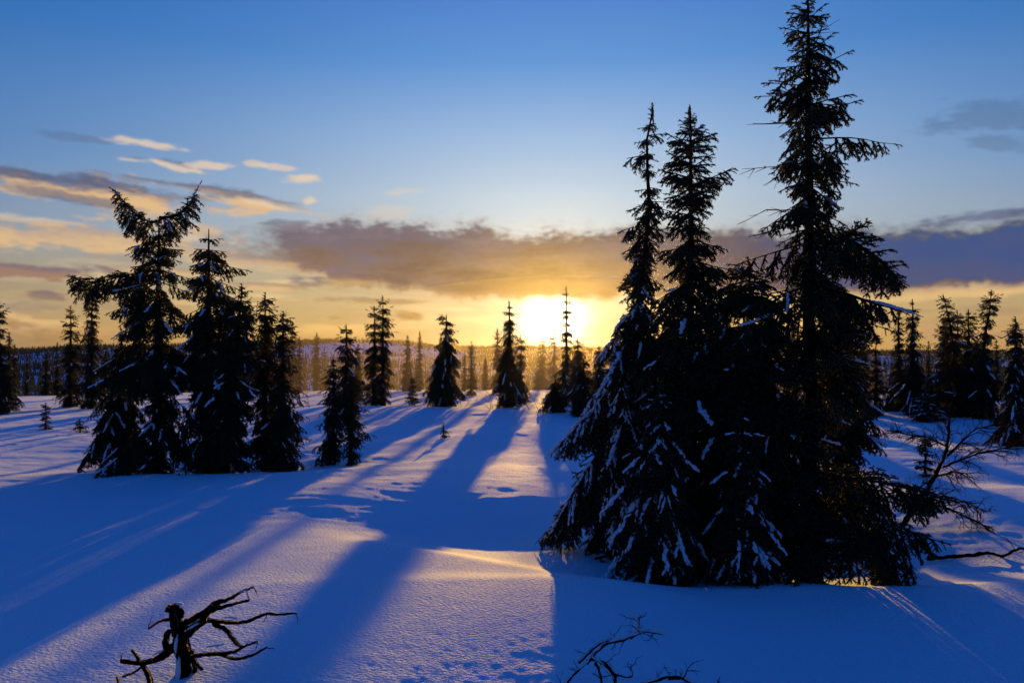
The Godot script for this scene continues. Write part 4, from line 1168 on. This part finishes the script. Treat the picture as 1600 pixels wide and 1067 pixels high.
func crooked(from: Vector3, to: Vector3, r0: float, r1: float, segs: int, wild: float) -> Array:
	var pts := PackedVector3Array()
	var rad := PackedFloat32Array()
	var l := from.distance_to(to)
	for i in segs + 1:
		var t := float(i) / segs
		var w := sin(PI * t) * wild * l
		pts.append(from.lerp(to, t) + Vector3(rnd(-w, w), rnd(-w, w), rnd(-w, w)))
		rad.append(lerpf(r0, r1, t) * rnd(0.88, 1.12))
	return [pts, rad]


# a line of points drawn as one gnarled limb
func limb(line: Array, r0: float, r1: float, wild: float, sides := 8) -> Shape:
	var s := Shape.new()
	var pts := PackedVector3Array()
	var rad := PackedFloat32Array()
	var total := (line.size() - 1) * 8
	for i in total + 1:
		var k := mini(i / 8, line.size() - 2)
		var f := (i - k * 8) / 8.0
		var a: Vector3 = line[maxi(k - 1, 0)]
		var b: Vector3 = line[k]
		var c: Vector3 = line[k + 1]
		var e: Vector3 = line[mini(k + 2, line.size() - 1)]
		var p := b.cubic_interpolate(c, a, e, f)
		pts.append(p + Vector3(rnd(-wild, wild), rnd(-wild, wild), rnd(-wild, wild)))
		rad.append(lerpf(r0, r1, float(i) / total) * rnd(0.86, 1.14))
	s.tube(pts, rad, sides, n_mid, 0.6)
	return s


# fine forking twigs grown from a limb
func fork(s: Shape, p: Vector3, dir: Vector3, l: float, r: float, deep: int, sink: float) -> void:
	var segs := 4
	var pts := PackedVector3Array([p])
	var rad := PackedFloat32Array([r])
	var q := p
	var dd := dir
	for i in segs:
		dd = (dd + Vector3(rnd(-0.28, 0.28), rnd(-0.24, 0.24) - sink, rnd(-0.28, 0.28))).normalized()
		q += dd * l / segs
		pts.append(q)
		rad.append(r * lerpf(0.9, 0.5, (i + 1.0) / segs))
	s.tube(pts, rad, 4 if deep > 1 else 3)
	if deep <= 0:
		return
	for i in range(1, segs + 1):
		if rng.randf() < 0.78:
			var t := pts[i] - pts[i - 1]
			var nd := (t.normalized() + Vector3(rnd(-0.9, 0.9), rnd(-0.7, 0.7), rnd(-0.9, 0.9))).normalized()
			fork(s, pts[i], nd, l * rnd(0.45, 0.75), r * 0.55, deep - 1, sink)


func make_small_things() -> void:
	make_snag()
	make_front_twigs()
	make_birch()
	make_saplings()


func snow_on(parent: Node3D, places: Array) -> void:
	var sets := [[], [], []]
	for p in places:
		sets[rng.randi() % 3].append(Transform3D(basis_along((p[1] as Vector3).normalized(), Vector3.UP, p[2], p[3], p[4]), p[0]))
	for k in 3:
		many("branch_snow", pads[k], sets[k], parent)


func make_snag() -> void:
	rng.seed = 611
	var x := -1.62
	var d := 3.95
	var g := ground_y(x, -d)
	var o := thing("dead_snag", "weathered grey dead trunk with bare twisted arms poking out of the snow, bottom left", "snag", Vector3(x, g, -d))
	var k := 3.95 / 1244.0
	var P := func(u: float, v: float, z: float) -> Vector3: return Vector3((u - 800.0) * k - x, EYE + (548.0 - v) * k - g, z)
	part("trunk", limb([P.call(290, 1095, 0.0), P.call(288, 1040, 0.0), P.call(284, 995, 0.0), P.call(278, 968, 0.01), P.call(272, 948, 0.0)], .040, .022, .003, 14).mesh(M.grey), o)
	part("knot", limb([P.call(264, 952, 0.0), P.call(272, 945, 0.01), P.call(283, 952, 0.0), P.call(286, 962, 0.0)], .018, .010, .004, 8).mesh(M.grey), o)
	part("side_stem", limb([P.call(272, 1015, 0.05), P.call(268, 995, 0.05), P.call(271, 978, 0.04)], .013, .015, .002, 8).mesh(M.grey), o)
	part("split_stem", limb([P.call(302, 1090, -0.02), P.call(302, 1050, -0.03), P.call(299, 1015, -0.02)], .013, .012, .003, 8).mesh(M.grey), o)
	part("branch", limb([P.call(285, 1000, 0.0), P.call(305, 978, 0.02), P.call(322, 965, 0.03), P.call(333, 950, 0.03), P.call(360, 942, 0.02), P.call(391, 936, 0.0)], .026, .005, .002, 9).mesh(M.grey), o)
	part("branch", limb([P.call(286, 975, -0.03), P.call(312, 962, -0.05), P.call(330, 948, -0.06), P.call(355, 938, -0.05), P.call(372, 928, -0.05), P.call(391, 921, -0.06)], .019, .004, .003, 8).mesh(M.grey), o)
	part("branch", limb([P.call(333, 950, 0.03), P.call(335, 945, 0.03), P.call(336, 940, 0.03)], .010, .004, .001, 6).mesh(M.grey), o)
	part("branch", limb([P.call(320, 968, -0.02), P.call(345, 975, -0.05), P.call(372, 980, -0.10), P.call(405, 972, -0.14), P.call(420, 974, -0.15), P.call(448, 975, -0.18)], .013, .004, .002, 7).mesh(M.grey), o)
	part("branch", limb([P.call(332, 976, -0.02), P.call(352, 984, -0.02), P.call(366, 1000, -0.01), P.call(381, 1010, 0.0)], .012, .007, .003, 7).mesh(M.grey), o)
	part("branch", limb([P.call(300, 1022, 0.02), P.call(330, 1014, 0.05), P.call(370, 1008, 0.08), P.call(390, 998, 0.1), P.call(415, 986, 0.12)], .013, .004, .002, 7).mesh(M.grey), o)
	part("branch", limb([P.call(352, 1012, 0.06), P.call(380, 1016, 0.09), P.call(405, 1008, 0.12), P.call(432, 993, 0.14)], .010, .004, .002, 7).mesh(M.grey), o)
	part("branch", limb([P.call(278, 1005, 0.02), P.call(258, 1020, 0.05), P.call(236, 1024, 0.08), P.call(207, 1017, 0.1)], .020, .009, .002, 8).mesh(M.grey), o)
	part("branch", limb([P.call(232, 1020, 0.08), P.call(228, 1010, 0.09), P.call(223, 1001, 0.1)], .010, .005, .001, 6).mesh(M.grey), o)
	part("branch", limb([P.call(236, 1024, 0.08), P.call(250, 1042, 0.10), P.call(258, 1070, 0.12), P.call(260, 1095, 0.12)], .014, .011, .002, 7).mesh(M.grey), o)
	part("branch", limb([P.call(238, 1028, 0.08), P.call(225, 1036, 0.10), P.call(212, 1039, 0.12)], .007, .005, .001, 6).mesh(M.grey), o)
	part("branch", limb([P.call(206, 1037, 0.13), P.call(212, 1060, 0.14), P.call(218, 1095, 0.14)], .007, .008, .001, 6).mesh(M.grey), o)
	part("branch", limb([P.call(278, 966, 0.0), P.call(258, 965, 0.02), P.call(238, 977, 0.03)], .010, .004, .002, 6).mesh(M.grey), o)
	part("branch", limb([P.call(300, 1024, -0.02), P.call(310, 1036, 0.0), P.call(318, 1044, 0.0)], .009, .007, .001, 6).mesh(M.grey), o)
	var spikes := Shape.new()
	for q in [[366, 1000, -0.01], [352, 984, -0.02], [390, 998, 0.1], [405, 1008, 0.12], [372, 980, -0.1]]:
		var a: Vector3 = P.call(q[0], q[1], q[2])
		spikes.tube(PackedVector3Array([a, a + Vector3(rnd(-.02, .02), rnd(-.025, .025), rnd(-.02, .02))]), PackedFloat32Array([.003, .001]), 4)
	for q in [[391, 936, 0.0], [391, 921, -0.06], [448, 975, -0.18], [415, 986, 0.12], [432, 993, 0.14], [381, 1010, 0.0], [207, 1017, 0.1], [223, 1001, 0.1], [238, 977, 0.03], [360, 942, 0.02], [405, 972, -0.14], [370, 1008, 0.08], [330, 1014, 0.05], [345, 975, -0.05]]:
		fork(spikes, P.call(q[0], q[1], q[2]), Vector3(rnd(-0.4, 1.0), rnd(-0.5, 0.7), rnd(-0.6, 0.6)).normalized(), rnd(.02, .05), .003, 1, 0.0)
	part("spikes", spikes.mesh(M.grey), o).set_meta("kind", "stuff")
	snow_on(o, [[P.call(280, 946, 0.0) + Vector3.UP * 0.012, Vector3.RIGHT, .05, .018, .035], [P.call(310, 972, 0.04), Vector3(1, 0.6, 0.1), .10, .018, .03], [P.call(375, 929, -0.05) + Vector3.UP * .006, Vector3(1, 0.4, 0), .06, .014, .02], [P.call(283, 1000, 0.04), Vector3(0.1, 1, 0), .10, .02, .03], [P.call(286, 1040, 0.05), Vector3(0, 1, 0), .14, .025, .05], [P.call(290, 1065, 0.05), Vector3(0.2, 1, 0), .08, .025, .06], [P.call(258, 1014, 0.06) + Vector3.UP * .012, Vector3(1, 0.5, 0), .07, .014, .02], [P.call(345, 1003, 0.06) + Vector3.UP * .010, Vector3(1, 0.15, 0), .09, .012, .018], [P.call(355, 972, -0.06) + Vector3.UP * .009, Vector3(1, -0.1, 0), .07, .010, .015]])


func make_front_twigs() -> void:
	rng.seed = 733
	var x := 0.52
	var d := 3.85
	var g := ground_y(x, -d)
	var o := thing("snowy_twig_bush", "arching bare twigs with snow caught on them, bottom edge right of centre", "shrub", Vector3(x, g - 0.02, -d))
	var k := 3.85 / 1244.0
	var P := func(u: float, v: float, z: float) -> Vector3: return Vector3((u - 800.0) * k - x, EYE + (548.0 - v) * k - g + 0.02, z)
	var lines := [
		[[P.call(965, 1085, 0.0), P.call(955, 1045, 0.0), P.call(925, 1028, 0.0), P.call(895, 1045, 0.05), P.call(878, 1066, 0.05)], .010],
		[[P.call(915, 1034, 0.0), P.call(945, 1008, -0.02), P.call(980, 1000, -0.03), P.call(1000, 988, -0.03)], .008],
		[[P.call(905, 1040, -0.05), P.call(935, 1012, -0.05), P.call(955, 1004, -0.05)], .006],
		[[P.call(985, 999, -0.03), P.call(1010, 988, -0.02), P.call(1037, 990, 0.0)], .004],
		[[P.call(995, 990, -0.03), P.call(999, 978, -0.03), P.call(990, 966, -0.03)], .004],
		[[P.call(950, 1085, 0.05), P.call(1000, 1060, 0.05), P.call(1050, 1048, 0.05), P.call(1085, 1062, 0.06)], .011],
		[[P.call(1040, 1052, 0.05), P.call(1062, 1050, 0.05), P.call(1069, 1038, 0.05)], .005],
		[[P.call(955, 1050, 0.0), P.call(985, 1052, 0.02), P.call(983, 1032, 0.02)], .005],
		[[P.call(1090, 1090, 0.05), P.call(1105, 1068, 0.05), P.call(1120, 1055, 0.05)], .005],
		[[P.call(930, 1030, 0.02), P.call(938, 1060, 0.04), P.call(925, 1085, 0.05)], .006],
	]
	for l in lines:
		part("branch", limb(l[0], l[1], l[1] * 0.35, .0022, 6).mesh(M.twig), o)
	var s := Shape.new()
	for l in lines:
		var line: Array = l[0]
		for i in range(1, line.size()):
			for q in 2:
				var p: Vector3 = (line[i - 1] as Vector3).lerp(line[i], rnd(0.4, 1.0))
				fork(s, p, Vector3(rnd(-1, 1), rnd(-0.3, 1), rnd(-0.6, 0.6)).normalized(), rnd(.03, .07), .0028, 1, 0.0)
	part("twigs", s.mesh(M.twig), o).set_meta("kind", "stuff")
	var sn := []
	for l in lines.slice(0, 6):
		var line: Array = l[0]
		for i in range(1, line.size()):
			for q in 2:
				var t := rnd(0.1, 0.9)
				sn.append([(line[i - 1] as Vector3).lerp(line[i], t) + Vector3.UP * .010, (line[i] as Vector3) - (line[i - 1] as Vector3), rnd(.05, .09), rnd(.014, .022), rnd(.016, .028)])
	snow_on(o, sn)


func make_birch() -> void:
	rng.seed = 87
	var x := 3.55
	var d := 7.5
	var g := ground_y(x, -d)
	var o := thing("birch_bush", "leaning leafless birch bush with fine dark twigs, right of the dark cluster", "shrub", Vector3(x, g, -d))
	var k := 7.5 / 1244.0
	var P := func(u: float, v: float, z: float) -> Vector3: return Vector3((u - 800.0) * k - x, EYE + (548.0 - v) * k - g, z)
	var lines := [
		[[P.call(1390, 850, 0.0), P.call(1412, 815, 0.0), P.call(1440, 775, 0.0), P.call(1470, 725, 0.0), P.call(1485, 690, -0.05), P.call(1488, 645, -0.05)], .028],
		[[P.call(1436, 780, 0.0), P.call(1460, 772, 0.1), P.call(1490, 778, 0.15), P.call(1520, 792, 0.2)], .012],
		[[P.call(1434, 796, 0.0), P.call(1460, 788, 0.05), P.call(1492, 800, 0.1), P.call(1520, 815, 0.15), P.call(1540, 838, 0.2)], .012],
		[[P.call(1472, 730, 0.0), P.call(1500, 712, 0.1), P.call(1525, 700, 0.2), P.call(1550, 692, 0.3)], .013],
		[[P.call(1485, 700, -0.05), P.call(1460, 685, -0.15), P.call(1430, 682, -0.2), P.call(1415, 672, -0.25)], .009],
		[[P.call(1480, 712, 0.0), P.call(1510, 672, 0.1), P.call(1540, 662, 0.15)], .010],
		[[P.call(1460, 745, 0.0), P.call(1495, 740, -0.1), P.call(1530, 745, -0.2)], .009],
	]
	for i in lines.size():
		part("trunk" if i == 0 else "branch", limb(lines[i][0], lines[i][1], lines[i][1] * 0.3, .004, 7).mesh(M.twig), o)
	for i in range(0, lines.size()):
		var line: Array = lines[i][0]
		var s := Shape.new()
		for j in range(2 if i == 0 else 1, line.size()):
			for q in 7:
				var p: Vector3 = (line[j - 1] as Vector3).lerp(line[j], rnd(0.1, 1.0))
				var dir := ((line[j] as Vector3) - (line[j - 1] as Vector3)).normalized() + Vector3(rnd(-0.8, 0.9), rnd(-0.7, 0.6), rnd(-0.8, 0.8))
				fork(s, p, dir.normalized(), rnd(.09, .20), .0058, 3 if q < 4 else 2, 0.05)
		part("twigs", s.mesh(M.twig), o).set_meta("kind", "stuff")
	# the long bent bough lying on the snow beside it
	var x2 := (1450 - 800) * 6.55 / 1244.0
	var g2 := ground_y(x2, -6.55)
	var b := thing("fallen_bough", "dark bent bough lying across the snow at the right edge", "branch", Vector3(x2, g2, -6.55))
	var m2 := 6.55 / 1244.0
	var pts := []
	for q in [[1448, .03], [1480, .045], [1520, .06], [1545, .075], [1565, .055], [1585, .10], [1600, .115], [1640, .08]]:
		pts.append(Vector3((float(q[0]) - 1450.0) * m2, float(q[1]), 0.0))
	part("stem", limb(pts, .018, .007, .004, 7).mesh(M.twig), b)
	var s2 := Shape.new()
	for i in range(3, pts.size()):
		fork(s2, pts[i], Vector3(rnd(-0.3, 1), rnd(-0.4, 0.5), rnd(-0.5, 0.5)).normalized(), rnd(.08, .16), .004, 2, 0.02)
	part("twigs", s2.mesh(M.twig), b).set_meta("kind", "stuff")


func make_saplings() -> void:
	# x, d, height, half width, label, snow
	var list := [
		[-9.95, 17.0, 0.56, 0.16, "little frosted spruce sapling alone on the open snow at far left", 0.5],
		[-1.27, 14.8, 0.24, 0.14, "tiny spruce tip poking through the snow in the middle clearing", 0.5],
		[7.05, 16.0, 0.24, 0.15, "tiny snow capped spruce tip right of the dark cluster", 0.6],
		[5.55, 10.7, 0.56, 0.17, "young open spruce sapling beside the birch bush", 0.3],
		[-9.0, 16.6, 0.26, 0.24, "low scrub of spruce shoots between the lone sapling and the left group", 0.3],
		[-3.0, 24.0, 0.8, 0.30, "small bushy spruce at the foot of the tall close pair", 0.4],
		[2.2, 20.0, 0.5, 0.25, "small spruce at the right foot of the domed snowy one", 0.4],
		[9.6, 18.5, 0.7, 0.55, "frosty low bush in the blue shade right of the dark cluster", 0.7],
		[11.3, 18.0, 0.7, 0.6, "frosty wide bush below the dense group at the right edge", 0.7],
	]
	for i in list.size():
		var q: Array = list[i]
		var gy := ground_y(q[0], -q[1])
		var o := spruce("spruce_sapling", q[4], {"x": q[0], "d": q[1], "top": gy + q[2], "r": 0.012, "prof": [[gy, q[3], q[3]], [gy + q[2] * 0.5, q[3] * 0.7, q[3] * 0.7], [gy + q[2], 0.03, 0.03]], "hang": 0.3, "dens": 0.8, "snow": q[5], "snow_spray": q[5] * 0.3, "from": 0.02, "big": 0.75, "seed": 90 + i, "pitch_low": 0.0, "leader": i != 7 and i != 8})
		if i > 6:
			o.name = numbered("frosty_bush")
			o.set_meta("category", "shrub")
	# leafless scrub showing through the far snow
	rng.seed = 120
	var scrub := [[10.4, 17.6, "thin leafless scrub in the shade below the dense right group"], [-2.0, 22.5, "leafless twigs between the close pair and the hook topped spruce"], [-6.3, 22.0, "bare twigs on the snow right of the left group"], [0.2, 21.6, "bare twigs under the golden edged spruce"]]
	for q in scrub:
		var o := thing("bare_scrub", q[2], "shrub", Vector3(q[0], ground_y(q[0], -q[1]), -q[1]))
		var s := Shape.new()
		for i in 9:
			fork(s, Vector3(rnd(-0.8, 0.8), -0.02, rnd(-0.3, 0.3)), Vector3(rnd(-0.7, 0.7), 1, rnd(-0.5, 0.5)).normalized(), rnd(.25, .5), .007, 2, 0.05)
		part("twigs", s.mesh(M.twig), o).set_meta("kind", "stuff")
